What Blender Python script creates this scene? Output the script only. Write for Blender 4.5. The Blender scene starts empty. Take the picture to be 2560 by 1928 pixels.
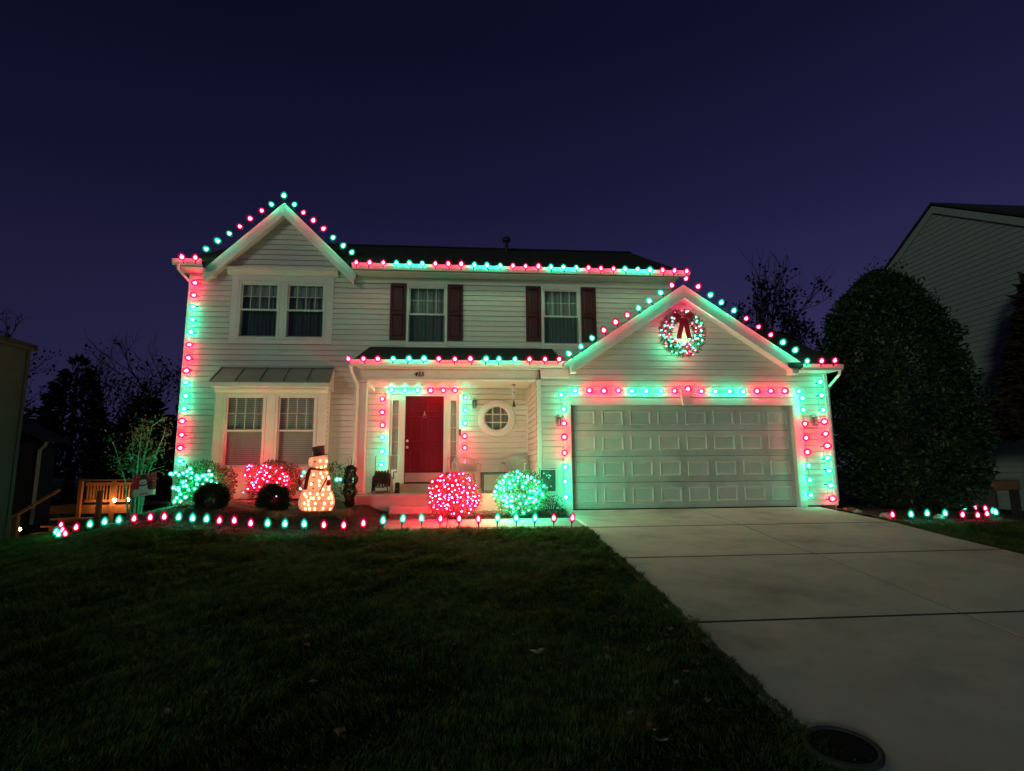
import bpy, math, random
import numpy as np
from mathutils import Matrix, Vector
S = bpy.context.scene
COL = S.collection
R = math.radians

# ---------------------------------------------------------------- camera
cam_data = bpy.data.cameras.new('camera')
cam = bpy.data.objects.new('camera', cam_data)
COL.objects.link(cam)
cam_data.sensor_fit = 'HORIZONTAL'
cam_data.sensor_width = 36.0
cam_data.lens = 36.0 * 1440.06 / 2560.0
cam_data.shift_x = (1280.0 - 1289.89) / 2560.0
cam_data.shift_y = (951.97 - 964.0) / 2560.0
cam_data.clip_start = 0.05
cam_data.clip_end = 900.0
cam.matrix_world = Matrix((
    (0.99571933, -0.00593205, -0.09223789, -2.264),
    (-0.09206116, -0.15252663, -0.98400222, -11.891),
    (-0.00823158, 0.98828156, -0.15241983, 0.831),
    (0, 0, 0, 1)))
S.camera = cam

# ---------------------------------------------------------------- night sky
world = bpy.data.worlds.new('World')
S.world = world
world.use_nodes = True
wn, wl = world.node_tree.nodes, world.node_tree.links
wn.clear()
w_out = wn.new('ShaderNodeOutputWorld')
w_bg = wn.new('ShaderNodeBackground')
w_tc = wn.new('ShaderNodeTexCoord')
w_sep = wn.new('ShaderNodeSeparateXYZ')
w_ramp = wn.new('ShaderNodeValToRGB')
cr = w_ramp.color_ramp
SKY = [(0.0, (.040, .033, .108)), (.22, (.0265, .0225, .080)), (.42, (.0108, .0108, .044)), (.62, (.0050, .0054, .022)), (1.0, (.003, .003, .012))]
cr.elements[0].position, cr.elements[0].color = SKY[0][0], SKY[0][1] + (1,)
cr.elements[1].position, cr.elements[1].color = SKY[-1][0], SKY[-1][1] + (1,)
for p, c in SKY[1:-1]:
    e = cr.elements.new(p); e.color = c + (1,)
w_map = wn.new('ShaderNodeMapRange')            # the west (right of the house) still holds a little dusk
w_map.inputs['From Min'].default_value = -.62; w_map.inputs['From Max'].default_value = .62
w_map.inputs['To Min'].default_value = .55; w_map.inputs['To Max'].default_value = 1.12
wl.new(w_tc.outputs['Generated'], w_sep.inputs[0])
wl.new(w_sep.outputs['Z'], w_ramp.inputs['Fac'])
wl.new(w_sep.outputs['X'], w_map.inputs['Value'])
wl.new(w_ramp.outputs['Color'], w_bg.inputs['Color'])
wl.new(w_map.outputs['Result'], w_bg.inputs['Strength'])
wl.new(w_bg.outputs[0], w_out.inputs['Surface'])

# a faint fill light added low behind the viewer to lift the facade
sun_d = bpy.data.lights.new('front_fill', 'SUN')
sun_d.energy = 0.42
sun_d.angle = R(7)
sun_d.color = (.80, 1.0, .76)
sun = bpy.data.objects.new('front_fill', sun_d)
COL.objects.link(sun)
sun.rotation_euler = (R(81), 0, R(-34))

S.view_settings.view_transform = 'Standard'
S.view_settings.look = 'None'
S.view_settings.exposure = 0.0
S.view_settings.gamma = 1.0
S.view_settings.use_curve_mapping = False
S.render.engine = 'CYCLES'
S.cycles.use_denoising = True
S.cycles.max_bounces = 6
S.cycles.diffuse_bounces = 3
S.cycles.transparent_max_bounces = 12
S.cycles.sample_clamp_indirect = 3.0
S.cycles.use_light_tree = True

GAIN = 0.42                                       # one knob for all the bulbs

# ---------------------------------------------------------------- helpers
def setp(o, label=None, cat=None, group=None, kind=None):
    if label: o['label'] = label
    if cat: o['category'] = cat
    if group: o['group'] = group
    if kind: o['kind'] = kind
    return o

def thing(name, label, cat, loc=(0, 0, 0), rz=0.0, group=None):
    o = bpy.data.objects.new(name, None)
    o.empty_display_size = .1
    COL.objects.link(o)
    o.location = loc
    o.rotation_euler = (0, 0, rz)
    return setp(o, label, cat, group)

def adopt(o, parent, world=True):
    """parent o; world=True: o keeps its world coordinates, False: coordinates are the parent's own"""
    o.parent = parent
    if world:
        m = Matrix.Translation(parent.location) @ Matrix.Rotation(parent.rotation_euler.z, 4, 'Z')
        if parent.parent is None:
            o.matrix_parent_inverse = m.inverted()
        else:
            o.matrix_parent_inverse = Matrix.Identity(4)
    return o

class MB:
    def __init__(s): s.v = []; s.f = []; s.m = []
    def add(s, vs, fs, m=0):
        b = len(s.v)
        s.v.extend([tuple(p) for p in vs])
        s.f.extend([tuple(i + b for i in f) for f in fs]); s.m.extend([m] * len(fs))
        return s
    def box(s, x0, x1, y0, y1, z0, z1, m=0):
        vs = [(x0, y0, z0), (x1, y0, z0), (x1, y1, z0), (x0, y1, z0), (x0, y0, z1), (x1, y0, z1), (x1, y1, z1), (x0, y1, z1)]
        return s.add(vs, [(0, 3, 2, 1), (4, 5, 6, 7), (0, 1, 5, 4), (1, 2, 6, 5), (2, 3, 7, 6), (3, 0, 4, 7)], m)
    def prism(s, poly, d0, d1, axis='y', m=0):
        """extrude a 2-D polygon; axis y: (x,z), axis x: (y,z), axis z: (x,y)"""
        n = len(poly)
        def P(p, d):
            return (p[0], d, p[1]) if axis == 'y' else ((d, p[0], p[1]) if axis == 'x' else (p[0], p[1], d))
        vs = [P(p, d0) for p in poly] + [P(p, d1) for p in poly]
        fs = [tuple(range(n))[::-1], tuple(range(n, 2 * n))] + [(i, (i + 1) % n, n + (i + 1) % n, n + i) for i in range(n)]
        return s.add(vs, fs, m)
    def tube(s, pts, rad, n=6, m=0, cap=True):
        pts = [Vector(p) for p in pts]
        if not hasattr(rad, '__len__'): rad = [rad] * len(pts)
        rings = []
        up = None
        for i, p in enumerate(pts):
            d = (pts[min(i + 1, len(pts) - 1)] - pts[max(i - 1, 0)])
            d = d.normalized() if d.length > 1e-9 else Vector((0, 0, 1))
            if up is None:
                up = Vector((0, 0, 1)) if abs(d.z) < .9 else Vector((1, 0, 0))
            a = d.cross(up)
            if a.length < 1e-6: a = d.orthogonal()
            a.normalize(); b = d.cross(a).normalized(); up = -b if False else a.cross(d)
            rings.append([p + (a * math.cos(t) + b * math.sin(t)) * rad[i] for t in [2 * math.pi * k / n for k in range(n)]])
        vs = [q for r in rings for q in r]; fs = []
        for i in range(len(pts) - 1):
            for k in range(n):
                fs.append((i * n + k, i * n + (k + 1) % n, (i + 1) * n + (k + 1) % n, (i + 1) * n + k))
        if cap:
            fs.append(tuple(range(n))); fs.append(tuple(range((len(pts) - 1) * n, len(pts) * n))[::-1])
        return s.add(vs, fs, m)
    def lathe(s, prof, c=(0, 0, 0), n=12, m=0, axis='z', cap=True):
        """profile of (radius, height)"""
        vs = []; fs = []
        for r, h in prof:
            for k in range(n):
                t = 2 * math.pi * k / n
                p = (r * math.cos(t), r * math.sin(t), h)
                if axis == 'y': p = (p[0], h, p[1])
                if axis == 'x': p = (h, p[0], p[1])
                vs.append((c[0] + p[0], c[1] + p[1], c[2] + p[2]))
        for i in range(len(prof) - 1):
            for k in range(n):
                fs.append((i * n + k, i * n + (k + 1) % n, (i + 1) * n + (k + 1) % n, (i + 1) * n + k))
        if cap:
            fs.append(tuple(range(n))[::-1]); fs.append(tuple(range((len(prof) - 1) * n, len(prof) * n)))
        return s.add(vs, fs, m)
    def mesh(s, name, mats, smooth=False):
        me = bpy.data.meshes.new(name)
        me.from_pydata(s.v, [], s.f)
        for m in (mats if isinstance(mats, (list, tuple)) else [mats]): me.materials.append(m)
        if any(s.m): me.polygons.foreach_set('material_index', s.m)
        if smooth: me.polygons.foreach_set('use_smooth', [True] * len(s.f))
        me.update()
        return me
    def build(s, name, mats, parent=None, smooth=False, world=True):
        o = bpy.data.objects.new(name, s.mesh(name, mats, smooth))
        COL.objects.link(o)
        if parent is not None: adopt(o, parent, world)
        return o

def bevel(o, w=.006, seg=1):
    md = o.modifiers.new('edge', 'BEVEL'); md.width = w; md.segments = seg; md.limit_method = 'ANGLE'
    return o

def box(name, m, x0, x1, y0, y1, z0, z1, parent=None, bev=0):
    o = MB().box(x0, x1, y0, y1, z0, z1).build(name, m, parent)
    if bev: bevel(o, bev)
    return o

def np_mesh(name, verts, nper, mat):
    """mesh of many loose polygons with nper corners each"""
    me = bpy.data.meshes.new(name)
    n = len(verts); nf = n // nper
    me.vertices.add(n); me.loops.add(n); me.polygons.add(nf)
    me.vertices.foreach_set('co', np.asarray(verts, np.float32).ravel())
    me.loops.foreach_set('vertex_index', np.arange(n, dtype=np.int32))
    me.polygons.foreach_set('loop_start', np.arange(0, n, nper, dtype=np.int32))
    me.update(calc_edges=True)
    me.materials.append(mat)
    return me

def np_obj(name, verts, nper, mat, parent=None):
    o = bpy.data.objects.new(name, np_mesh(name, verts, nper, mat))
    COL.objects.link(o)
    if parent is not None: adopt(o, parent)
    return o

# ---------------------------------------------------------------- materials
def nt(name):
    m = bpy.data.materials.new(name); m.use_nodes = True
    return m, m.node_tree.nodes, m.node_tree.links, m.node_tree.nodes['Principled BSDF']

def mat(name, base, rough=.6, var=.15, scale=6.0, bump=0.0, bscale=40.0, metallic=0.0, spec=.5, dirt=None, dscale=.8, stretch=None):
    m, N, Lk, B = nt(name)
    B.inputs['Roughness'].default_value = rough
    B.inputs['Metallic'].default_value = metallic
    B.inputs['Specular IOR Level'].default_value = spec
    tc = N.new('ShaderNodeTexCoord')
    src = tc.outputs['Object']
    if stretch:
        mp = N.new('ShaderNodeMapping'); mp.inputs['Scale'].default_value = stretch
        Lk.new(src, mp.inputs['Vector']); src = mp.outputs['Vector']
    nz = N.new('ShaderNodeTexNoise'); nz.inputs['Scale'].default_value = scale; nz.inputs['Detail'].default_value = 5
    Lk.new(src, nz.inputs['Vector'])
    rp = N.new('ShaderNodeValToRGB')
    rp.color_ramp.elements[0].position = .3; rp.color_ramp.elements[1].position = .7
    rp.color_ramp.elements[0].color = tuple(c * (1 - var) for c in base) + (1,)
    rp.color_ramp.elements[1].color = tuple(min(1, c * (1 + var)) for c in base) + (1,)
    Lk.new(nz.outputs['Fac'], rp.inputs['Fac'])
    col = rp.outputs['Color']
    if dirt:
        n2 = N.new('ShaderNodeTexNoise'); n2.inputs['Scale'].default_value = dscale; n2.inputs['Detail'].default_value = 8; n2.inputs['Roughness'].default_value = .65
        Lk.new(src, n2.inputs['Vector'])
        r2 = N.new('ShaderNodeMapRange'); r2.inputs['From Min'].default_value = .5; r2.inputs['From Max'].default_value = .72
        r2.inputs['To Max'].default_value = dirt[3]
        Lk.new(n2.outputs['Fac'], r2.inputs['Value'])
        mx = N.new('ShaderNodeMix'); mx.data_type = 'RGBA'
        Lk.new(r2.outputs['Result'], mx.inputs['Factor']); Lk.new(col, mx.inputs['A'])
        mx.inputs['B'].default_value = tuple(dirt[:3]) + (1,)
        col = mx.outputs['Result']
    Lk.new(col, B.inputs['Base Color'])
    if bump:
        n3 = N.new('ShaderNodeTexNoise'); n3.inputs['Scale'].default_value = bscale; n3.inputs['Detail'].default_value = 6
        Lk.new(src, n3.inputs['Vector'])
        bp = N.new('ShaderNodeBump'); bp.inputs['Strength'].default_value = bump; bp.inputs['Distance'].default_value = .02
        Lk.new(n3.outputs['Fac'], bp.inputs['Height']); Lk.new(bp.outputs['Normal'], B.inputs['Normal'])
    return m

def leafmat(name, a, b, scale=9.0, rough=.45, trans=.25, spec=.4):
    m, N, Lk, B = nt(name)
    tc = N.new('ShaderNodeTexCoord')
    nz = N.new('ShaderNodeTexNoise'); nz.inputs['Scale'].default_value = scale; nz.inputs['Detail'].default_value = 3
    Lk.new(tc.outputs['Object'], nz.inputs['Vector'])
    rp = N.new('ShaderNodeValToRGB')
    rp.color_ramp.elements[0].position = .35; rp.color_ramp.elements[1].position = .66
    rp.color_ramp.elements[0].color = a + (1,); rp.color_ramp.elements[1].color = b + (1,)
    Lk.new(nz.outputs['Fac'], rp.inputs['Fac'])
    Lk.new(rp.outputs['Color'], B.inputs['Base Color'])
    B.inputs['Roughness'].default_value = rough
    B.inputs['Specular IOR Level'].default_value = spec
    tr = N.new('ShaderNodeBsdfTranslucent'); Lk.new(rp.outputs['Color'], tr.inputs['Color'])
    mx = N.new('ShaderNodeMixShader'); mx.inputs['Fac'].default_value = trans
    out = N['Material Output']
    Lk.new(B.outputs[0], mx.inputs[1]); Lk.new(tr.outputs[0], mx.inputs[2]); Lk.new(mx.outputs[0], out.inputs['Surface'])
    return m

def emit(name, color, strength, sample=True):
    m, N, Lk, B = nt(name)
    N.remove(B)
    e = N.new('ShaderNodeEmission'); e.inputs['Color'].default_value = color + (1,); e.inputs['Strength'].default_value = strength
    Lk.new(e.outputs[0], N['Material Output'].inputs['Surface'])
    m.cycles.emission_sampling = 'FRONT' if sample else 'NONE'
    return m

def shell(name, color, strength, clear):
    """bulb core or imitated halo layer: lets the inner light through and glows a little itself"""
    m, N, Lk, B = nt(name)
    N.remove(B)
    e = N.new('ShaderNodeEmission'); e.inputs['Color'].default_value = color + (1,); e.inputs['Strength'].default_value = strength
    t = N.new('ShaderNodeBsdfTransparent'); t.inputs['Color'].default_value = clear + (1,)
    ad = N.new('ShaderNodeAddShader')
    Lk.new(e.outputs[0], ad.inputs[0]); Lk.new(t.outputs[0], ad.inputs[1])
    Lk.new(ad.outputs[0], N['Material Output'].inputs['Surface'])
    m.cycles.emission_sampling = 'NONE'
    return m

def glass(name, tint=(.8, .85, .82), gl=.06):
    m, N, Lk, B = nt(name)
    N.remove(B)
    t = N.new('ShaderNodeBsdfTransparent'); t.inputs['Color'].default_value = tint + (1,)
    g = N.new('ShaderNodeBsdfGlossy'); g.inputs['Roughness'].default_value = .07
    mx = N.new('ShaderNodeMixShader'); mx.inputs['Fac'].default_value = gl
    Lk.new(t.outputs[0], mx.inputs[1]); Lk.new(g.outputs[0], mx.inputs[2])
    Lk.new(mx.outputs[0], N['Material Output'].inputs['Surface'])
    return m

RED, GRN, WARM = (1.0, .008, .085), (.008, 1.0, .36), (1.0, .43, .17)
M = {}
M['siding'] = mat('vinyl_siding', (.62, .625, .565), .55, .05, 3, stretch=(1, 1, 8), dirt=(.45, .43, .35, .35), dscale=1.3)
M['trim'] = mat('white_trim', (.68, .68, .63), .5, .05, 4)
M['shutter'] = mat('burgundy_shutter', (.06, .010, .013), .5, .12, 12)
M['door'] = mat('red_door_paint', (.17, .002, .014), .5, .06, 5, spec=.2)
M['roof'] = mat('dark_shingle', (.024, .022, .023), .9, .35, 22, bump=.6, bscale=26)
M['metal_roof'] = mat('grey_metal_roof', (.30, .28, .25), .42, .08, 3, metallic=.25)
M['concrete'] = mat('concrete', (.48, .465, .41), .9, .10, 2.2, bump=.25, bscale=90, dirt=(.24, .22, .19, .8), dscale=.75)
M['walk'] = mat('weathered_walk', (.26, .25, .22), .9, .14, 3, bump=.25, bscale=80, dirt=(.14, .13, .11, .7), dscale=1.2)
M['joint'] = mat('dark_joint', (.008, .008, .007), .95)
M['lid'] = mat('dark_lid', (.012, .014, .013), .95, spec=.05)
M['lid_ring'] = mat('dark_lid_ring', (.05, .06, .058), .9, spec=.1)
M['porch'] = mat('porch_concrete', (.34, .31, .28), .9, .1, 4, bump=.2, bscale=60)
M['mulch'] = mat('mulch', (.050, .026, .017), .95, .5, 30, bump=1.0, bscale=45)
M['soil'] = mat('lawn_soil', (.012, .020, .007), .95, .4, 8, bump=.7, bscale=30)
M['gdoor'] = mat('garage_door_paint', (.60, .57, .51), .55, .06, 2.5, dirt=(.28, .22, .19, .55), dscale=.7)
M['glass'] = glass('window_glass')
M['screen'] = glass('insect_screen', (.62, .66, .64), .06)
M['muntin'] = mat('grille', (.46, .47, .45), .5)
M['blind'] = mat('white_blind', (.55, .56, .52), .5, .04)
M['sheer'] = mat('sheer_curtain', (.34, .36, .35), .85, .12, 20, stretch=(6, 1, .3))
M['sheer_dim'] = mat('dim_curtain', (.20, .22, .21), .85, .2, 14, stretch=(5, 1, .3))
M['lace'] = mat('lace_curtain', (.66, .60, .56), .85, .3, 40, stretch=(2, 1, .6))
M['dark'] = mat('dark_interior', (.016, .016, .016), .9)
M['black'] = mat('black_plastic', (.012, .012, .012), .45)
M['iron'] = mat('black_iron', (.015, .015, .015), .5, metallic=.5)
M['steel'] = mat('brushed_steel', (.42, .40, .37), .38, .08, 30, metallic=.75, stretch=(1, 1, 10))
M['brass'] = mat('door_brass', (.62, .54, .38), .3, .05, metallic=.85)
M['chair'] = mat('white_resin', (.52, .50, .44), .5, .05)
M['hose'] = mat('dark_green_hose', (.018, .045, .028), .5, .2, 20)
M['reel'] = mat('tan_reel_frame', (.34, .29, .22), .5, .1)
M['bark'] = mat('bark', (.09, .066, .048), .95, .35, 18, bump=.6, bscale=30)
M['bark_pale'] = mat('pale_bark', (.20, .19, .15), .9, .3, 14, bump=.4, bscale=30)
M['bark_dark'] = mat('dark_bark', (.03, .024, .024), .95, .3, 14)
M['holly'] = leafmat('holly_leaf', (.008, .019, .008), (.045, .075, .034), 14, .45, .12, .25)
M['boxleaf'] = leafmat('shrub_leaf', (.060, .075, .034), (.125, .145, .065), 14)
M['juniper'] = leafmat('juniper_needle', (.014, .022, .011), (.034, .040, .020), 16, .7, .1, .2)
M['conifer'] = leafmat('conifer_needle', (.008, .012, .008), (.018, .022, .015), 3, .8, .1, .15)
M['twig_leaf'] = leafmat('dry_oak_leaf', (.014, .011, .013), (.026, .020, .022), 5, .8, .2, .1)
M['russet'] = leafmat('russet_needle', (.030, .016, .010), (.050, .030, .018), 5, .8, .1, .2)
M['myrtle'] = leafmat('myrtle_leaf', (.085, .080, .030), (.19, .155, .065), 9)
M['strawgrass'] = leafmat('dry_grass', (.17, .12, .065), (.32, .25, .14), 12, .7, .3)
M['grass'] = leafmat('lawn_grass', (.026, .064, .013), (.12, .175, .05), 11, .7, .3, .15)
M['dead_leaf'] = leafmat('pale_dead_leaf', (.13, .125, .115), (.22, .21, .195), 20, .7, .2)
M['brown_leaf'] = leafmat('brown_dead_leaf', (.14, .06, .03), (.22, .10, .05), 20, .7, .2)
M['cord'] = mat('green_cord', (.012, .035, .018), .5)
M['rock'] = mat('grey_rock', (.25, .235, .215), .9, .25, 9, bump=.5, bscale=25)
M['clay'] = mat('orange_clay', (.42, .15, .06), .8, .15, 8)
M['planter'] = mat('brown_planter', (.16, .075, .045), .8, .1)
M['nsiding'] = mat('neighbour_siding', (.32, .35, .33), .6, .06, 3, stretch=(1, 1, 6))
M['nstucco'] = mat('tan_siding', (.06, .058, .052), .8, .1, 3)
M['deckwood'] = mat('deck_wood', (.26, .125, .060), .75, .25, 6, stretch=(1, 1, 5))
M['scarf'] = mat('red_scarf', (.24, .006, .012), .85, .15, 30)
M['ribbon'] = mat('red_ribbon', (.48, .008, .03), .5, .1, 10)
M['hat'] = mat('black_felt', (.055, .05, .05), .8, .3, 25)
M['fabric'] = leafmat('snowman_mesh_fabric', (.55, .50, .46), (.70, .66, .60), 40, .7, .5)
M['needle'] = leafmat('wreath_needle', (.012, .045, .018), (.035, .085, .035), 30)
M['flag_red'] = mat('flag_red', (.60, .05, .065), .8, .1)
M['flag_green'] = mat('flag_pale', (.78, .84, .78), .8, .08)
M['flag_dark'] = mat('flag_dark', (.05, .07, .06), .8, .2)
M['flag_wine'] = mat('flag_wine', (.13, .035, .035), .8, .35, 30)
M['copper'] = mat('dark_wood_sail', (.06, .030, .018), .6)
M['paper'] = mat('flag_white', (.70, .70, .68), .8, .05)

# what the eye sees of a lit bulb: a near white core in glowing shells that imitate its halo; its light is the lamp inside it
M['core_r'] = shell('red_bulb_core', (1.0, .90, .95), 11.0, (1, 1, 1))
M['core_g'] = shell('green_bulb_core', (.92, 1.0, .98), 9.0, (1, 1, 1))
M['core_w'] = shell('warm_bulb_core', (1.0, .86, .68), 1.8, (1, 1, 1))
for k_, s_ in ((1, .40), (2, .22), (3, .13)):
    M['shell_r%d' % k_] = shell('red_bulb_halo', (1.0, .0, .085), s_, (1, .45, .60))
    M['shell_g%d' % k_] = shell('green_bulb_halo', (.0, .85, .50), s_, (.48, 1, .90))
    M['shell_w%d' % k_] = shell('warm_bulb_halo', (1.0, .30, .10), s_ * .5, (1, .9, .8))
LC = {'r': (1.0, .0, .22), 'g': (.0, .95, .52), 'w': (1.0, .31, .17)}
M['deck_bulb'] = emit('amber_deck_bulb', (1, .42, .12), 110)

# ---------------------------------------------------------------- measured positions (metres; house corner frame)
RUN_CORNER = [(-8.428,1.548,5.156,'r'),(-8.43,1.548,4.861,'r'),(-8.428,1.548,4.586,'g'),(-8.425,1.548,4.279,'g'),(-8.432,1.548,3.993,'g'),(-8.444,1.548,3.702,'r'),(-8.44,1.548,3.389,'r'),(-8.455,1.548,3.099,'r'),(-8.45,1.548,2.832,'g'),(-8.436,1.548,2.522,'g'),(-8.446,1.548,2.235,'g'),(-8.462,1.548,1.958,'r'),(-8.457,1.548,1.653,'r'),(-8.459,1.548,1.362,'r'),(-8.45,1.548,1.081,'g')]
RUN_LEFT_EAVE = [(-8.527,1.05,5.576,'r'),(-8.243,1.05,5.572,'r')]
RUN_LEFT_GABLE = [(-8.14,1.33,5.891,'g'),(-7.896,1.33,6.093,'g'),(-7.658,1.33,6.285,'g'),(-7.434,1.33,6.464,'r'),(-7.213,1.33,6.658,'r'),(-6.966,1.33,6.866,'r'),(-6.756,1.33,7.032,'g'),(-6.492,1.33,7.256,'g'),(-6.246,1.33,7.05,'g'),(-6.029,1.33,6.856,'r'),(-5.796,1.33,6.658,'r'),(-5.561,1.33,6.465,'r'),(-5.326,1.33,6.257,'g'),(-5.089,1.33,6.06,'g'),(-4.88,1.33,5.904,'g')]
RUN_MAIN_EAVE = [(-4.712,1.05,5.557,'r'),(-4.412,1.05,5.557,'r'),(-4.103,1.05,5.565,'r'),(-3.803,1.05,5.568,'g'),(-3.502,1.05,5.568,'g'),(-3.211,1.05,5.568,'g'),(-2.912,1.05,5.572,'r'),(-2.611,1.05,5.572,'r'),(-2.312,1.05,5.571,'r'),(-2.009,1.05,5.563,'g'),(-1.705,1.05,5.559,'g'),(-1.399,1.05,5.563,'g'),(-1.099,1.05,5.566,'r'),(-0.799,1.05,5.566,'r'),(-0.497,1.05,5.562,'r'),(-0.194,1.05,5.557,'g'),(0.107,1.05,5.561,'g'),(0.413,1.05,5.56,'g'),(0.711,1.05,5.56,'r'),(1.008,1.05,5.555,'r'),(1.317,1.05,5.554,'r'),(1.603,1.05,5.549,'g'),(1.907,1.05,5.549,'g'),(2.212,1.05,5.54,'g'),(2.526,1.05,5.543,'r'),(2.817,1.05,5.538,'r'),(3.122,1.05,5.533,'r')]
RUN_GARAGE_GABLE = [(2.508,-0.36,4.856,'r'),(2.193,-0.36,4.696,'r'),(1.941,-0.36,4.529,'g'),(1.686,-0.36,4.344,'g'),(1.438,-0.36,4.179,'g'),(1.193,-0.36,4.022,'r'),(0.938,-0.36,3.863,'r'),(0.678,-0.36,3.684,'r'),(0.421,-0.36,3.52,'g'),(0.182,-0.36,3.337,'g'),(-0.072,-0.36,3.18,'g')]
RUN_GARAGE_GABLE_R = [(2.765,-0.36,4.679,'r'),(3.026,-0.36,4.502,'g'),(3.265,-0.36,4.338,'g'),(3.536,-0.36,4.164,'g'),(3.798,-0.36,3.994,'r'),(4.062,-0.36,3.814,'r'),(4.323,-0.36,3.64,'r'),(4.578,-0.36,3.473,'g'),(4.842,-0.36,3.303,'g')]
RUN_RIGHT_EAVE = [(4.993,-0.53,3.044,'g'),(5.316,-0.53,3.047,'r'),(5.611,-0.53,3.057,'r')]
RUN_PORCH_EAVE = [(-4.559,-0.22,3.061,'r'),(-4.26,-0.22,3.064,'r'),(-3.975,-0.22,3.067,'r'),(-3.67,-0.22,3.069,'g'),(-3.357,-0.22,3.072,'g'),(-3.052,-0.22,3.075,'g'),(-2.752,-0.22,3.078,'r'),(-2.425,-0.22,3.071,'r'),(-2.105,-0.22,3.074,'r'),(-1.787,-0.22,3.077,'g'),(-1.519,-0.22,3.08,'g'),(-1.188,-0.22,3.083,'g'),(-0.883,-0.22,3.082,'r'),(-0.559,-0.22,3.085,'r'),(-0.264,-0.22,3.088,'r')]
RUN_DOOR = [(-4.09,1.538,0.966,'g'),(-4.085,1.538,1.27,'g'),(-4.087,1.538,1.579,'g'),(-4.088,1.538,1.863,'r'),(-4.1,1.538,2.155,'r'),(-4.108,1.538,2.466,'r'),(-3.9,1.538,2.682,'g'),(-3.593,1.538,2.677,'g'),(-3.302,1.538,2.678,'g'),(-3.003,1.538,2.673,'r'),(-2.713,1.538,2.674,'r'),(-2.439,1.538,2.675,'r'),(-2.192,1.538,2.507,'g'),(-2.195,1.538,2.209,'g'),(-2.199,1.538,1.906,'g'),(-2.204,1.538,1.605,'r'),(-2.204,1.538,1.335,'r'),(-2.204,1.538,1.023,'r')]
RUN_GARAGE_LEFT = [(-0.225,-0.14,2.362,'g'),(-0.173,-0.14,2.058,'g'),(-0.173,-0.14,1.764,'r'),(-0.174,-0.14,1.485,'r'),(-0.175,-0.14,1.16,'r'),(-0.167,-0.14,0.873,'g'),(-0.174,-0.14,0.578,'g'),(-0.167,-0.14,0.269,'g')]
RUN_HEADER = [(0.079,-0.1,2.46,'g'),(0.389,-0.1,2.461,'r'),(0.698,-0.1,2.457,'r'),(1.011,-0.1,2.464,'r'),(1.301,-0.1,2.46,'g'),(1.614,-0.1,2.452,'g'),(1.931,-0.1,2.457,'g'),(2.229,-0.1,2.46,'r'),(2.526,-0.1,2.507,'r'),(2.824,-0.1,2.454,'r'),(3.131,-0.1,2.453,'g'),(3.446,-0.1,2.455,'g'),(3.747,-0.1,2.452,'g'),(4.064,-0.1,2.466,'r'),(4.374,-0.1,2.468,'r'),(4.689,-0.1,2.469,'r'),(5.008,-0.1,2.463,'g')]
RUN_GARAGE_INNER = [(5.057,-0.14,2.306,'g'),(5.057,-0.14,2.05,'g'),(5.068,-0.14,1.751,'r'),(5.07,-0.14,1.449,'r'),(5.067,-0.14,1.145,'r'),(5.07,-0.14,0.858,'g'),(5.071,-0.14,0.562,'g'),(5.065,-0.14,0.247,'g')]
RUN_GARAGE_OUTER = [(5.497,-0.14,2.663,'g'),(5.498,-0.14,2.368,'g'),(5.497,-0.14,2.051,'g'),(5.502,-0.14,1.796,'r'),(5.508,-0.14,1.534,'r'),(5.512,-0.14,1.277,'r'),(5.5,-0.14,1.018,'g'),(5.513,-0.14,0.757,'g'),(5.516,-0.14,0.448,'g'),(5.528,-0.14,0.165,'r')]
NET_GREEN_BALL = [(-1.174,-1,0.746,'g'),(-1.451,-0.907,0.699,'g'),(-1.493,-0.93,0.637,'g'),(-1.223,-1.049,0.687,'g'),(-1.116,-1.044,0.701,'g'),(-1.045,-1.031,0.704,'g'),(-1.232,-1.095,0.619,'g'),(-1.042,-1.08,0.641,'g'),(-1.086,-1.118,0.589,'g'),(-0.909,-1.041,0.623,'g'),(-0.831,-1.005,0.598,'g'),(-0.893,-1.073,0.552,'g'),(-1.377,-1.072,0.567,'g'),(-1.287,-1.117,0.549,'g'),(-1.39,-1.093,0.499,'g'),(-1.147,-1.149,0.521,'g'),(-0.874,-1.089,0.485,'g'),(-1.558,-0.96,0.48,'g'),(-1.49,-1.041,0.446,'g'),(-1.012,-1.156,0.435,'g'),(-1.644,-0.833,0.421,'g'),(-0.778,-1.042,0.378,'g'),(-1.623,-0.891,0.361,'g'),(-1.536,-1.012,0.343,'g'),(-1.465,-1.073,0.357,'g'),(-1.429,-1.098,0.322,'g'),(-1.348,-1.139,0.338,'g'),(-1.221,-1.174,0.346,'g'),(-1.124,-1.18,0.351,'g'),(-1.654,-0.82,0.292,'g'),(-1.025,-1.167,0.309,'g'),(-1.5,-1.041,0.275,'g'),(-1.454,-1.077,0.277,'g'),(-1.376,-1.12,0.259,'g'),(-1.275,-1.162,0.297,'g'),(-0.909,-1.126,0.279,'g'),(-1.446,-1.075,0.236,'g'),(-1.195,-1.163,0.214,'g'),(-1.092,-1.164,0.219,'g'),(-1.355,-1.104,0.163,'g'),(-1.231,-1.133,0.137,'g'),(-1.037,-1.108,0.088,'g'),(-0.899,-1.074,0.123,'g'),(-1.55,-0.9,0.589,'g'),(-1.609,-0.86,0.512,'g'),(-0.939,-1.133,0.433,'g'),(-0.972,-1.032,0.676,'g')]
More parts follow.
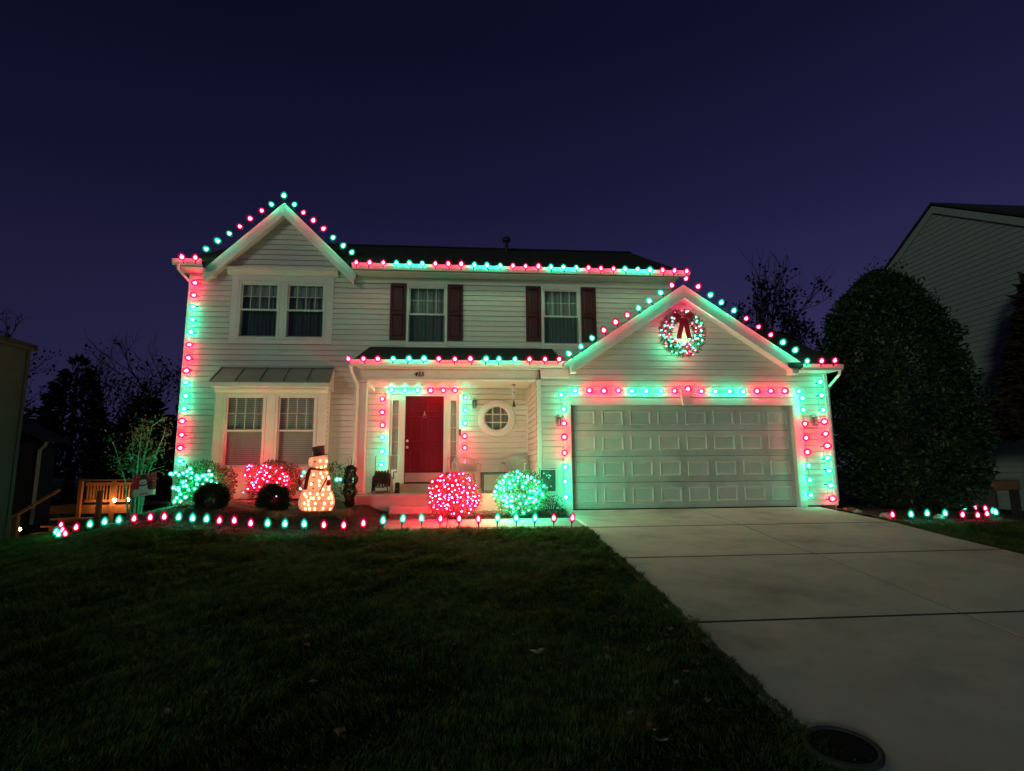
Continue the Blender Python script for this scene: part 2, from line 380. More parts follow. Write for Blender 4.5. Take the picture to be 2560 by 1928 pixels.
NET_RED_BALL = [(-2.633,-0.933,0.737,'r'),(-2.66,-0.938,0.717,'r'),(-2.492,-0.989,0.741,'r'),(-2.319,-0.962,0.756,'r'),(-2.711,-0.973,0.647,'r'),(-2.664,-1.015,0.638,'r'),(-2.6,-1.042,0.647,'r'),(-2.817,-0.876,0.621,'r'),(-2.527,-1.111,0.574,'r'),(-2.439,-1.133,0.552,'r'),(-2.804,-0.986,0.498,'r'),(-2.575,-1.119,0.529,'r'),(-2.681,-1.096,0.463,'r'),(-2.842,-0.972,0.417,'r'),(-2.818,-1.004,0.393,'r'),(-2.843,-0.981,0.354,'r'),(-2.8,-1.028,0.331,'r'),(-2.741,-1.075,0.366,'r'),(-2.67,-1.12,0.315,'r'),(-2.442,-1.168,0.441,'r'),(-2.501,-1.173,0.3,'r'),(-2.444,-1.179,0.337,'r'),(-2.493,-1.175,0.337,'r'),(-2.851,-0.961,0.247,'r'),(-2.341,-1.174,0.343,'r'),(-2.286,-1.163,0.339,'r'),(-2.346,-1.17,0.255,'r'),(-2.598,-1.142,0.238,'r'),(-2.538,-1.132,0.14,'r'),(-2.404,-1.102,0.048,'r'),(-2.316,-1.144,0.495,'r'),(-2.244,-0.918,0.764,'r'),(-2.173,-0.981,0.674,'r'),(-2.131,-0.934,0.685,'r'),(-2.121,-0.974,0.638,'r'),(-2.24,-1.059,0.623,'r'),(-2.233,-1.112,0.518,'r'),(-2.289,-1.112,0.56,'r'),(-2.009,-0.927,0.542,'r'),(-2.04,-0.995,0.489,'r'),(-2.159,-1.107,0.411,'r'),(-2.149,-1.109,0.341,'r'),(-2.093,-1.071,0.307,'r'),(-2.003,-0.983,0.262,'r'),(-1.953,-0.914,0.268,'r'),(-1.991,-0.957,0.225,'r'),(-2.015,-0.968,0.176,'r'),(-1.943,-0.903,0.353,'r'),(-2.131,-1.001,0.044,'r'),(-2.375,-1.078,0.646,'r'),(-2.322,-1.145,0.496,'r'),(-2.262,-1.149,0.42,'r'),(-2.065,-1.05,0.349,'r')]
NET_LEFT = [(-7.663,0.274,0.904,'g'),(-7.686,0.213,0.848,'g'),(-7.772,0.238,0.813,'g'),(-8.001,0.42,0.832,'g'),(-8.044,0.42,0.784,'g'),(-8.092,0.42,0.803,'g'),(-7.565,0.138,0.816,'g'),(-7.646,0.122,0.765,'g'),(-7.913,0.377,0.78,'g'),(-7.443,0.094,0.755,'g'),(-7.351,0.117,0.757,'g'),(-7.315,0.139,0.767,'g'),(-7.268,0.182,0.786,'g'),(-7.219,0.209,0.773,'g'),(-7.398,0.076,0.705,'g'),(-7.434,0.062,0.689,'g'),(-7.271,0.116,0.688,'g'),(-7.408,0.039,0.601,'g'),(-7.13,0.202,0.61,'g'),(-7.313,0.066,0.6,'g'),(-7.192,0.153,0.648,'g'),(-7.699,0.085,0.642,'g'),(-7.632,0.066,0.663,'g'),(-7.654,0.049,0.565,'g'),(-7.601,0.035,0.57,'g'),(-7.44,0.024,0.511,'g'),(-7.554,0.023,0.494,'g'),(-7.72,0.082,0.411,'g'),(-7.825,0.178,0.336,'g'),(-7.608,0.054,0.354,'g'),(-7.98,0.42,0.256,'g'),(-7.739,0.151,0.263,'g'),(-7.784,0.112,0.533,'g'),(-7.844,0.159,0.501,'g'),(-7.763,0.097,0.481,'g'),(-7.753,0.091,0.518,'g'),(-7.951,0.286,0.53,'g'),(-7.537,0.071,0.717,'g'),(-7.283,0.245,0.855,'g')]
NET_RED_BUSH = [(-6.691,0.62,0.935,'r'),(-6.65,0.62,0.958,'r'),(-6.605,0.62,0.943,'r'),(-6.657,0.62,0.882,'r'),(-6.687,0.62,0.864,'r'),(-6.724,0.62,0.758,'r'),(-6.553,0.411,0.741,'r'),(-6.344,0.327,0.818,'r'),(-6.311,0.425,0.954,'r'),(-6.249,0.418,0.953,'r'),(-6.159,0.39,0.912,'r'),(-6.132,0.301,0.735,'r'),(-6.164,0.278,0.636,'r'),(-6.482,0.335,0.615,'r'),(-6.445,0.319,0.565,'r'),(-6.604,0.475,0.485,'r'),(-6.736,0.62,0.415,'r'),(-5.922,0.461,0.784,'r'),(-5.863,0.566,0.728,'r'),(-5.888,0.456,0.647,'r'),(-6.032,0.4,0.85,'r')]
NET_BEHIND = [(-5.399,0.07,0.813,'g'),(-5.44,0.07,0.737,'g'),(-4.728,-0.057,0.664,'g'),(-4.684,0.041,0.665,'g'),(-5.456,0.07,0.489,'g'),(-5.324,-0.121,0.61,'g')]
SNOW_BULBS = [(-4.881,1.066),(-4.782,1.056),(-4.934,0.937),(-4.861,0.946),(-4.759,0.966),(-4.791,0.906),(-4.987,0.818),(-4.817,0.765),(-4.728,0.757),(-4.87,0.701),(-5.009,0.646),(-4.867,0.624),(-4.712,0.601),(-4.795,0.543),(-4.717,0.544),(-5.122,0.465),(-5.081,0.421),(-5.016,0.474),(-4.884,0.462),(-4.791,0.453),(-4.665,0.46),(-4.6,0.425),(-4.633,0.386),(-4.691,0.386),(-4.993,0.395),(-4.944,0.392),(-4.847,0.393),(-5.034,0.347),(-5.109,0.302),(-5.031,0.278),(-4.906,0.298),(-4.751,0.297),(-4.649,0.298),(-4.591,0.309),(-5.086,0.206),(-5.008,0.205),(-4.916,0.199),(-4.776,0.207),(-4.671,0.19),(-4.754,0.846),(-4.856,0.837)]
WREATH_BULBS = [(2.287,-0.2,4.148,'r'),(2.445,-0.2,4.197,'r'),(2.548,-0.2,4.174,'g'),(2.59,-0.2,4.191,'r'),(2.219,-0.2,4.03,'g'),(2.269,-0.2,4.019,'r'),(2.227,-0.2,3.956,'g'),(2.205,-0.2,3.877,'r'),(2.056,-0.2,3.856,'g'),(2.122,-0.2,3.859,'r'),(2.164,-0.2,3.818,'g'),(2.22,-0.2,3.828,'g'),(2.26,-0.2,3.814,'r'),(2.088,-0.2,3.944,'r'),(1.969,-0.2,3.755,'g'),(2.056,-0.2,3.737,'r'),(1.944,-0.2,3.649,'r'),(2.016,-0.2,3.646,'g'),(2.041,-0.2,3.591,'g'),(2.086,-0.2,3.616,'r'),(2.145,-0.2,3.674,'r'),(2.179,-0.2,3.605,'g'),(2.27,-0.2,3.58,'g'),(2.122,-0.2,3.537,'g'),(2.18,-0.2,3.51,'g'),(2.223,-0.2,3.526,'r'),(2.051,-0.2,3.47,'r'),(2.057,-0.2,3.408,'g'),(2.166,-0.2,3.419,'g'),(2.311,-0.2,3.425,'g'),(2.362,-0.2,3.398,'r'),(2.408,-0.2,3.446,'g'),(2.457,-0.2,3.458,'g'),(2.518,-0.2,3.399,'r'),(2.179,-0.2,3.291,'g'),(2.275,-0.2,3.257,'g'),(2.369,-0.2,3.274,'g'),(2.422,-0.2,3.305,'g'),(2.474,-0.2,3.306,'g'),(2.57,-0.2,3.297,'r'),(2.697,-0.2,3.324,'r'),(2.51,-0.2,3.26,'r'),(2.642,-0.2,3.229,'r'),(2.65,-0.2,3.381,'g'),(2.6,-0.2,3.44,'g'),(2.577,-0.2,3.459,'r'),(2.548,-0.2,3.507,'r'),(2.579,-0.2,3.569,'g'),(2.659,-0.2,3.538,'r'),(2.724,-0.2,3.583,'g'),(2.773,-0.2,3.581,'g'),(2.768,-0.2,3.467,'g'),(2.861,-0.2,3.544,'g'),(2.828,-0.2,3.653,'g'),(2.708,-0.2,3.648,'g'),(2.898,-0.2,3.661,'r'),(2.855,-0.2,3.754,'g'),(2.845,-0.2,3.78,'r'),(2.734,-0.2,3.74,'r'),(2.74,-0.2,3.818,'r'),(2.817,-0.2,3.849,'r'),(2.85,-0.2,3.874,'g'),(2.865,-0.2,3.918,'g'),(2.758,-0.2,3.949,'g'),(2.774,-0.2,3.974,'g'),(2.663,-0.2,3.915,'r'),(2.759,-0.2,4.061,'g')]
STAKES_LEFT = [(-10.228,0.7,-0.175,'r'),(-9.875,0.2,-0.228,'r'),(-9.796,-0.1,-0.234,'g'),(-9.497,-0.5,-0.238,'g'),(-9.258,-0.7,-0.213,'r'),(-8.905,-1,-0.082,'r'),(-8.538,-1.25,-0.014,'g'),(-8.194,-1.45,0.039,'g'),(-7.89,-1.6,0.074,'g'),(-7.576,-1.75,0.105,'r'),(-7.252,-1.9,0.132,'r'),(-6.991,-2,0.145,'r'),(-6.724,-2.1,0.144,'g'),(-6.492,-2.15,0.127,'g'),(-6.26,-2.2,0.115,'g'),(-6.044,-2.25,0.091,'r'),(-5.803,-2.3,0.092,'r'),(-5.535,-2.35,0.05,'r'),(-5.265,-2.4,0.05,'g'),(-5.004,-2.4,0.038,'g'),(-4.713,-2.4,0.03,'g'),(-4.413,-2.4,0.011,'r'),(-4.108,-2.4,0.002,'r'),(-3.814,-2.35,0.021,'r'),(-3.515,-2.3,0.055,'g'),(-3.207,-2.25,0.075,'g'),(-2.915,-2.2,0.074,'g'),(-2.609,-2.2,0.062,'r'),(-2.305,-2.2,0.057,'r'),(-1.994,-2.2,0.048,'r'),(-1.677,-2.2,0.059,'g'),(-1.371,-2.2,0.056,'g'),(-1.057,-2.2,0.049,'g'),(-0.744,-2.2,0.044,'r'),(-0.43,-2.2,0.042,'r')]
STAKES_RIGHT = [(5.801,-1.5,-0.055,'r'),(6.176,-1.5,-0.053,'g'),(6.589,-1.4,-0.048,'g'),(7.002,-1.35,-0.057,'g'),(7.409,-1.3,-0.094,'r'),(7.819,-1.2,-0.116,'r'),(8.213,-1,-0.108,'r'),(8.7,-0.7,-0.108,'g'),(9.033,-0.3,-0.119,'g'),(9.248,0.1,-0.091,'r'),(9.38,0.5,-0.096,'r'),(9.386,0.8,-0.114,'g')]
LEAF_SPOTS = [(-4.476,-6.411,-0.573),(-3.492,-6.883,-0.622),(-3.281,-7.524,-0.689),(-3.95,-7.619,-0.699),(-4.084,-7.845,-0.722),(-2.516,-5.435,-0.474),(-2.506,-5.934,-0.525),(-2.1,-6.338,-0.566),(-2.006,-6.581,-0.59),(-2.322,-6.966,-0.63),(-2.758,-7.074,-0.642),(-2.8,-7.818,-0.72),(-2.581,-7.866,-0.725),(-2.96,-8.173,-0.757),(-2.503,-4.794,-0.41),(-1.689,-7.189,-0.654),(-1.797,-7,-0.634),(-1.837,-6.82,-0.615),(-2,-6.58,-0.59),(-0.807,-7.229,-0.658),(-0.475,-6.82,-0.615),(-0.194,-6.556,-0.588),(-0.524,-7.498,-0.686),(-0.651,-7.609,-0.698),(-0.782,-7.754,-0.713),(-1.14,-8.313,-0.771),(-1.129,-8.428,-0.782),(-1.115,-7.149,-0.65),(-1.157,-7.335,-0.669),(-1.682,-7.462,-0.682),(-2.315,-6.976,-0.631),(-1.234,-8.128,-0.752),(-0.672,-8.01,-0.74)]

# ---------------------------------------------------------------- the lie of the land
PY = ([-60, -30, -16, -12, -8.3, -6.58, -4.5, -3.35, -2.13, -1.25, 0, 8, 200], [-1.9, -1.7, -1.4, -1.1, -.75, -.57, -.355, -.26, -.135, -.08, 0, 0, -.5])
AX = ([-60, -20, -13, -11, -10.2, -9.3, -8.9, -8.2, -7.6, -7, -6, -5, -3, -.15, 5.3, 6, 7, 8.2, 9.2, 12, 60],
      [-2.5, -1.2, -.75, -.45, -.34, -.31, -.19, -.05, .05, .10, .06, 0, 0, 0, 0, -.13, -.14, -.2, -.26, -.3, -.6])
def sst(a, b, v):
    t = np.clip((v - a) / (b - a), 0, 1)
    return t * t * (3 - 2 * t)
def ground(X, Y):
    X = np.asarray(X, float); Y = np.asarray(Y, float)
    a = np.interp(X, *AX)
    far = sst(-2.5, -7.5, Y)                      # towards the street the lawn flattens out sideways
    z = np.interp(Y, *PY) + a * (1 - .7 * far * (X < -.15))
    mound = .14 * sst(-2.2, -1.1, Y) * sst(-8.5, -8.0, X) * (1 - sst(-4.2, -3.75, X))
    return z + mound
def gz(x, y): return float(ground(x, y))

# the ground sheet: fine near the house, coarse to the horizon, under the paving by a hand
gx = np.unique(np.concatenate([np.linspace(-300, -30, 12), np.linspace(-30, -11, 14), np.linspace(-11, 13, 97), np.linspace(13, 40, 12), np.linspace(40, 300, 10)]))
gy = np.unique(np.concatenate([np.linspace(-80, -14, 12), np.linspace(-14, 4, 91), np.linspace(4, 30, 14), np.linspace(30, 420, 14)]))
XX, YY = np.meshgrid(gx, gy)
ZZ = ground(XX, YY)
lump = -.012
on_bed = (XX > -8.9) & (XX < -3.7) & (YY > -2.25)
under = (XX > -3.75) & (XX < 5.4) & (YY < 0.4) & ~((XX < -.25) & (YY < -2.2))
ZZ = ZZ + lump - .09 * under - .02 * on_bed
house_foot = (XX > -8.5) & (XX < 5.6) & (YY > 1.9)
ZZ = ZZ - .3 * house_foot
nx, ny = len(gx), len(gy)
gb = MB()
gb.v = np.stack([XX.ravel(), YY.ravel(), ZZ.ravel()], 1).tolist()
gb.f = [(j * nx + i, j * nx + i + 1, (j + 1) * nx + i + 1, (j + 1) * nx + i) for j in range(ny - 1) for i in range(nx - 1)]
gb.m = [0] * len(gb.f)
lawn = gb.build('lawn', M['soil'], smooth=True)
setp(lawn, kind='structure')

# mulch bed in front of the house, and the strip of bed along the right hand house edge
def sheet(name, m, outline_x, y0f, y1f, nxs, nys, lift, rough, seed):
    r = random.Random(seed); b = MB()
    xs = np.linspace(outline_x[0], outline_x[1], nxs)
    for j in range(nys):
        for x in xs:
            y = y0f(x) + (y1f(x) - y0f(x)) * j / (nys - 1)
            edge = 0 if 0 < j else -.03
            b.v.append((float(x), float(y), gz(x, y) + lift + edge + r.uniform(-rough, rough)))
    b.f = [(j * nxs + i, j * nxs + i + 1, (j + 1) * nxs + i + 1, (j + 1) * nxs + i) for j in range(nys - 1) for i in range(nxs - 1)]
    b.m = [0] * len(b.f)
    return setp(b.build(name, m), kind='structure')
edge_y = lambda x: float(np.interp(x, [-10.4, -9.9, -9.3, -8.9, -8.2, -7.6, -7, -6, -5, -4, -3.66], [.8, 0, -.75, -1.05, -1.52, -1.85, -2.1, -2.36, -2.5, -2.48, -2.3]))
sheet('mulch_bed', M['mulch'], (-9.9, -3.66), edge_y, lambda x: 1.72, 120, 60, .02, .016, 3)
sheet('planting_bed', M['mulch'], (-3.64, -.2), lambda x: -.82, lambda x: -.06 if x < -.72 else .05, 60, 14, -.035, .013, 5)
sheet('side_bed', M['mulch'], (5.36, 9.6), lambda x: -1.62 if x < 7.8 else -1.62 + (x - 7.8) * .9, lambda x: 2.5, 60, 34, .03, .016, 7)

# mulch chips: loose bark on the beds
rs = np.random.RandomState(11)
def chips(n, xr, yf, seed):
    rs = np.random.RandomState(seed)
    x = rs.uniform(xr[0], xr[1], n); y = np.array([yf(a, b) for a, b in zip(x, rs.rand(n))])
    z = ground(x, y) + .028
    ang = rs.rand(n) * 6.283; l = rs.uniform(.012, .04, n); w = rs.uniform(.004, .010, n); tz = rs.uniform(-.4, .6, n)
    dx, dy = np.cos(ang), np.sin(ang)
    P = np.empty((n, 4, 3))
    for k, (a, b) in enumerate(((-1, -1), (1, -1), (1, 1), (-1, 1))):
        P[:, k, 0] = x + dx * l * a - dy * w * b; P[:, k, 1] = y + dy * l * a + dx * w * b; P[:, k, 2] = z + a * l * tz * .5 + .006
    return P.reshape(-1, 3)
v = np.concatenate([chips(14000, (-9.6, -3.7), lambda a, b: edge_y(a) + .06 + b * 2.4, 1), chips(3000, (-3.6, -.25), lambda a, b: -.78 + b * .66, 2), chips(3000, (5.4, 9), lambda a, b: -1.5 + b * 1.6, 3)])
M['chip'] = leafmat('bark_chip', (.045, .022, .014), (.12, .070, .045), 30, .9, .05)
setp(np_obj('bark_mulch', v, 4, M['chip']), kind='stuff')

# ---------------------------------------------------------------- driveway, walk, porch steps
drive = thing('driveway', None, None, (2.5, -4, -.3)); setp(drive, kind='structure')
def profile_slab(x0, x1, ys, thick, name, m, parent, side=0):
    """a poured slab that follows the slope, broken at ys"""
    b = MB(); n = len(ys)
    for X in (x0, x1):
        for y in ys: b.v.append((X, y, float(np.interp(y, *PY))))
    for X in (x0, x1):
        for y in ys: b.v.append((X, y, float(np.interp(y, *PY)) - thick))
    for i in range(n - 1):
        b.f.append((i, n + i, n + i + 1, i + 1)); b.f.append((2 * n + i, 2 * n + i + 1, 3 * n + i + 1, 3 * n + i))
        b.f.append((i, i + 1, 2 * n + i + 1, 2 * n + i)); b.f.append((n + i, 3 * n + i, 3 * n + i + 1, n + i + 1))
    b.f.append((0, 2 * n, 3 * n, n)); b.f.append((n - 1, 2 * n - 1, 4 * n - 1, 3 * n - 1))
    b.m = [0] * len(b.f)
    o = b.build(name, m, parent); bevel(o, .008, 2); return o
rows = [(-2.10, -.02), (-4.17, -2.155), (-6.485, -4.225), (-10.4, -6.535), (-14.5, -10.43)]
for (ya, yb) in rows:
    for (xa, xb) in ((-.15, 2.515), (2.53, 5.3)):
        ys = sorted(set([ya, yb] + [p for p in PY[0] if ya < p < yb]))
        profile_slab(xa, xb, ys, .12, 'slab', M['concrete'], drive)
profile_slab(-.14, 5.29, [-14.5, -12, -8.3, -6.58, -4.5, -3.35, -2.13, -1.25, -.03], .30, 'joint_filler', M['joint'], drive).location.z = -.005
walk = thing('walkway', None, None, (-2, -1.4, -.1)); setp(walk, kind='structure')
wz = -.115
for xa, xb in ((-3.62, -2.53), (-2.52, -1.37), (-1.36, -.175)):
    bevel(MB().prism([(-2.12, wz - .02), (-.84, wz + .035), (-.84, wz - .2), (-2.12, wz - .2)], xa, xb, 'x').build('slab', M['walk'], walk), .008, 2)
bevel(MB().prism([(-.835, wz + .035), (-.45, wz + .06), (-.45, wz - .2), (-.835, wz - .2)], -3.66, -2.55, 'x').build('slab', M['walk'], walk), .006)

# ---------------------------------------------------------------- the house
YW = 1.678
house = thing('house', 'cream sided two storey house outlined with red and green lights', 'house', (-1.5, 1.0, 0))
def hb(name, m, *a, bev=.006): return box(name, M[m], *a, parent=house, bev=bev)

def siding(parent, mapf, z0, z1, xl, xr, openings=(), pitch=.127, mkey='siding', proud=.018, name='siding_board', groove=.865):
    """lap siding, one mesh object per course. mapf(u, z, out) -> world point, out = distance in front of the wall"""
    z = z0
    while z < z1 - .01:
        zt = min(z + pitch, z1)
        gr = z + (zt - z) * groove
        cuts = sorted(set([z, gr, zt] + [c for (a, b, c0, c1) in openings for c in (c0, c1) if z < c < zt]))
        groups = {}
        off = lambda q: proud - (proud - .006) * (q - z) / pitch
        for za, zb in zip(cuts[:-1], cuts[1:]):
            zm = (za + zb) / 2
            segs = [(xl(zm), xr(zm))]
            for (a, c, c0, c1) in openings:
                if c0 < zm < c1:
                    ns = []
                    for s0, s1 in segs:
                        if c <= s0 or a >= s1: ns.append((s0, s1)); continue
                        if a > s0: ns.append((s0, a))
                        if c < s1: ns.append((c, s1))
                    segs = ns
            for s0, s1 in segs:
                if s1 - s0 < .01: continue
                ea = lambda q, s, fn: fn(q) if abs(s - fn(zm)) < 1e-6 else s
                A0, A1 = ea(za, s0, xl), ea(za, s1, xr)
                B0, B1 = ea(zb, s0, xl), ea(zb, s1, xr)
                if B1 < B0: B0 = B1 = (B0 + B1) / 2
                if zm > gr:
                    groups.setdefault(round(s0, 3), MB()).add([mapf(A0, za, -.014), mapf(A1, za, -.014), mapf(B1, zb, -.014), mapf(B0, zb, -.014), mapf(A0, za, off(za)), mapf(A1, za, off(za))], [(0, 1, 2, 3), (4, 5, 1, 0)]); continue
                vs = [mapf(A0, za, off(za)), mapf(A1, za, off(za)), mapf(B1, zb, off(zb)), mapf(B0, zb, off(zb))]
                fs = [(0, 1, 2, 3)]
                if za == z:
                    vs += [mapf(A0, za, -.014), mapf(A1, za, -.014)]; fs.append((4, 5, 1, 0))
                groups.setdefault(round((s0 + s1) / 2 if False else s0, 3), MB()).add(vs, fs)
        for b in groups.values(): b.build(name, M[mkey], parent)
        z = zt

front = lambda Y: (lambda u, z, o: (u, Y - o, z))
# openings of the long wall (x0, x1, z0, z1)
WIN_UP = (-7.49, -5.49, 3.866, 5.272)
WIN_2 = (-3.61, -2.64, 3.78, 5.263)
WIN_3 = (-.35, .616, 3.78, 5.263)
BAY = (-7.55, -5.42, .25, 2.72)
DOORU = (-4.0, -2.29, .53, 2.585)
RND = (-1.74, -1.16, 1.74, 2.32)
WALL_OPEN = [WIN_UP, WIN_2, WIN_3, BAY, DOORU, RND, (-.70, 3.5, 0, 2.75)]
siding(house, front(YW), .20, 5.43, lambda z: -8.53, lambda z: 2.93 if z > 2.75 else -.72, WALL_OPEN)
SL = (7.08 - 5.46) / 1.645
siding(house, front(YW), 5.43, 6.86, lambda z: -6.46 - (6.93 - z) / SL, lambda z: -6.46 + (6.93 - z) / SL, [])
# garage front and gable
GAR_OPEN = [(-.15, 5.05, -1, 2.415)]
siding(house, front(0), .03, 3.0, lambda z: -.63, lambda z: 5.67, GAR_OPEN)
GS = (4.607 - 3.013) / 2.40
siding(house, front(0), 3.0, 4.55, lambda z: 2.46 - (4.62 - z) / GS, lambda z: 2.46 + (4.62 - z) / GS, [])
# garage side wall that closes the porch
siding(house, lambda u, z, o: (-.711 - o, u, z), .38, 2.74, lambda z: .02, lambda z: YW - .02)

# wall bodies behind the siding
hb('wall', 'dark', -8.56, 2.94, 2.12, 9.8, -.3, 5.45, bev=0)
hb('wall', 'siding', -8.60, -8.56, YW + .02, 9.8, -.3, 5.45, bev=0)
hb('wall', 'siding', 2.94, 2.97, YW + .02, 9.8, 2.6, 5.45, bev=0)
hb('wall', 'dark', -.69, 5.70, .42, YW, -.2, 2.95, bev=0)
hb('wall', 'siding', 5.70, 5.73, .02, 8.5, -.3, 2.95, bev=0)
MB().prism([(2.46 - 2.5, 2.95), (2.46 + 2.5, 2.95), (2.46, 4.55)], .06, 1.6).build('wall', M['dark'], house)
MB().prism([(-8.0, 5.45), (-4.92, 5.45), (-6.46, 6.86)], YW + .03, 3.0).build('wall', M['dark'], house)
hb('foundation', 'porch', -8.58, -4.45, YW - .005, 2.3, -.4, .195, bev=0)
# corner boards and friezes
hb('corner_board', 'trim', -8.625, -8.525, YW - .03, YW + .06, .19, 5.42)
hb('corner_board', 'trim', -.715, -.625, -.028, .06, .03, 2.70)
hb('corner_board', 'trim', 5.66, 5.745, -.028, .06, .02, 2.93)
hb('corner_board', 'trim', -.745, -.70, YW - .05, YW - .019, .37, 2.74)
hb('frieze', 'trim', -4.88, 2.95, YW - .028, YW + .01, 5.29, 5.425)
hb('frieze', 'trim', -8.62, -8.14, YW - .034, YW + .01, 5.29, 5.425)

# roofs -------------------------------------------------------------
def slab(name, m, quad, th, parent=house):
    """thick sloping plate: quad = four corners, thickness downwards"""
    b = MB(); q = [tuple(p) for p in quad]
    vs = q + [(p[0], p[1], p[2] - th) for p in q]
    b.add(vs, [(0, 1, 2, 3), (7, 6, 5, 4), (0, 4, 5, 1), (1, 5, 6, 2), (2, 6, 7, 3), (3, 7, 4, 0)])
    return b.build(name, m, parent)
def shingled(quad, th, course=.14, lift=.012, name='roof'):
    """a roof plane with real courses of shingles: butt edges step up; quad = eave0, eave1, ridge1, ridge0"""
    e0, e1, r1, r0 = [Vector(p) for p in quad]
    ln = (r0 - e0).length; n = max(2, int(ln / course))
    nrm = (e1 - e0).cross(r0 - e0).normalized()
    if nrm.z < 0: nrm = -nrm
    b = MB()
    rr = random.Random(int(ln * 1000))
    for i in range(n):
        t0, t1 = i / n, (i + 1) / n
        a0, a1 = e0.lerp(r0, t0), e1.lerp(r1, t0); c0, c1 = e0.lerp(r0, t1), e1.lerp(r1, t1)
        b.add([a0 + nrm * lift, a1 + nrm * lift, c1, c0, a0, a1], [(0, 1, 2, 3), (4, 5, 1, 0)])
    dn = Vector((0, 0, -th))
    b.add([e0, e1, r1, r0, e0 + dn, e1 + dn, r1 + dn, r0 + dn], [(7, 6, 5, 4), (0, 4, 5, 1), (1, 5, 6, 2), (2, 6, 7, 3), (3, 7, 4, 0)])
    return b.build(name, M['roof'], house)
shingled([(-4.84, 1.22, 5.56), (3.22, 1.22, 5.56), (3.20, 5.7, 7.81), (-4.84, 5.7, 7.81)], .10)
shingled([(-8.75, 1.22, 5.56), (-8.12, 1.22, 5.56), (-8.12, 5.7, 7.81), (-8.75, 5.7, 7.81)], .10)
shingled([(-8.12, 1.74, 5.82), (-4.84, 1.74, 5.82), (-4.84, 5.7, 7.81), (-8.12, 5.7, 7.81)], .05)
shingled([(3.22, 10.15, 5.56), (-8.75, 10.15, 5.56), (-8.75, 5.7, 7.81), (3.20, 5.7, 7.81)], .10)
MB().prism([(1.45, 5.50), (9.9, 5.50), (5.7, 7.66)], 2.90, 2.96, 'x').build('gable_wall', M['siding'], house)
hb('ridge_cap', 'roof', -8.7, 3.19, 5.60, 5.80, 7.80, 7.83, bev=.01)
# front gable on the left
GA = (-6.51, 7.15)
def gable_roof(apex, half, drop, y0, y1, th, name='roof'):
    ax, az = apex
    shingled([(ax - half, y1, az - drop), (ax - half, y0, az - drop), (ax, y0, az), (ax, y1, az)], th, .14)
    shingled([(ax + half, y0, az - drop), (ax + half, y1, az - drop), (ax, y1, az), (ax, y0, az)], th, .14)
gable_roof(GA, 1.73, 1.73 * SL, 1.44, 4.5, .04)
def rake(apex, half, slope, y, w, parent=house):
    """white rake board, mitred at the top, plumb cut at the bottom"""
    ax, az = apex
    for s in (-1, 1):
        x1 = ax + s * half; zb = az - half * slope
        poly = [(ax, az), (x1, zb), (x1, zb - w), (ax, az - w)]
        if s > 0: poly = poly[::-1]
        bevel(MB().prism(poly, y, y + .05).build('rake_board', M['trim'], parent), .006)
def rake_soffit(apex, half, slope, y0, y1, w):
    ax, az = apex
    for s in (-1, 1):
        x1 = ax + s * half; zb = az - half * slope
        a = [(ax, az - w + .02), (x1, zb - w + .02), (x1, zb - w + .06), (ax, az - w + .06)]
        if s > 0: a = a[::-1]
        MB().prism(a, y0, y1).build('soffit', M['trim'], house)
rake((GA[0], GA[1] - .005), 1.73, SL, 1.43, .155)
rake((GA[0], GA[1] - .161), 1.69, SL, 1.415, .18)
rake_soffit((GA[0], GA[1] - .13), 1.67, SL, 1.47, YW, .18)
for x0, x1 in ((-8.20, -8.0), (-5.02, -4.82)):
    hb('eave_return', 'trim', x0, x1, 1.425, YW - .036, 5.30, 5.45)
# garage gable
GG = (2.485, 4.765)
gable_roof(GG, 2.66, 2.66 * GS, -.255, YW - .03, .04)
rake((GG[0], GG[1] - .005), 2.66, GS, -.27, .135)
rake((GG[0], GG[1] - .141), 2.47, GS, -.285, .17)
rake_soffit((GG[0], GG[1] - .13), 2.43, GS, -.23, 0, .17)
for x0, x1 in ((-.02, .10), (4.80, 4.935)):
    hb('eave_return', 'trim', x0, x1, -.28, -.03, 2.82, 2.985)
# eaves: gutters, fascia and soffits
def gutter(x0, x1, y, z, parent=house):
    prof = [(y - .115, z), (y - .105, z - .03), (y - .10, z - .075), (y - .06, z - .125), (y, z - .125), (y, z), (y - .012, z), (y - .012, z - .108), (y - .055, z - .108), (y - .088, z - .07), (y - .10, z)]
    o = MB().prism(prof, x0, x1, 'x').build('gutter', M['trim'], parent)
    return o
gutter(-4.83, 3.24, 1.235, 5.585); gutter(-8.78, -8.15, 1.235, 5.585)
hb('soffit', 'trim', -4.80, 3.0, 1.24, YW - .03, 5.426, 5.445, bev=0)
hb('soffit', 'trim', -8.74, -8.17, 1.24, YW - .002, 5.426, 5.445, bev=0)
hb('soffit', 'trim', -8.74, -8.628, YW, 9.9, 5.426, 5.445, bev=0)
gutter(4.95, 5.86, -.345, 3.0)
slab('soffit', M['trim'], [(4.94, -.345, 2.90), (5.82, -.345, 2.90), (5.82, .0, 2.90), (4.94, .0, 2.90)], .02)
hb('soffit', 'trim', 5.75, 5.83, .001, 8.5, 2.88, 2.90, bev=0)
shingled([(4.7, -.36, 3.02), (5.88, -.36, 3.02), (5.88, 2.4, 4.5), (4.7, 2.4, 4.5)], .09)
# porch roof
shingled([(-4.52, -.05, 3.06), (-.12, -.05, 3.06), (-.12, YW - .02, 3.72), (-4.43, YW - .02, 3.72)], .09)
gutter(-4.56, -.06, -.04, 3.07)
hb('soffit', 'trim', -4.42, -.03, -.035, .14, 2.925, 2.945, bev=0)
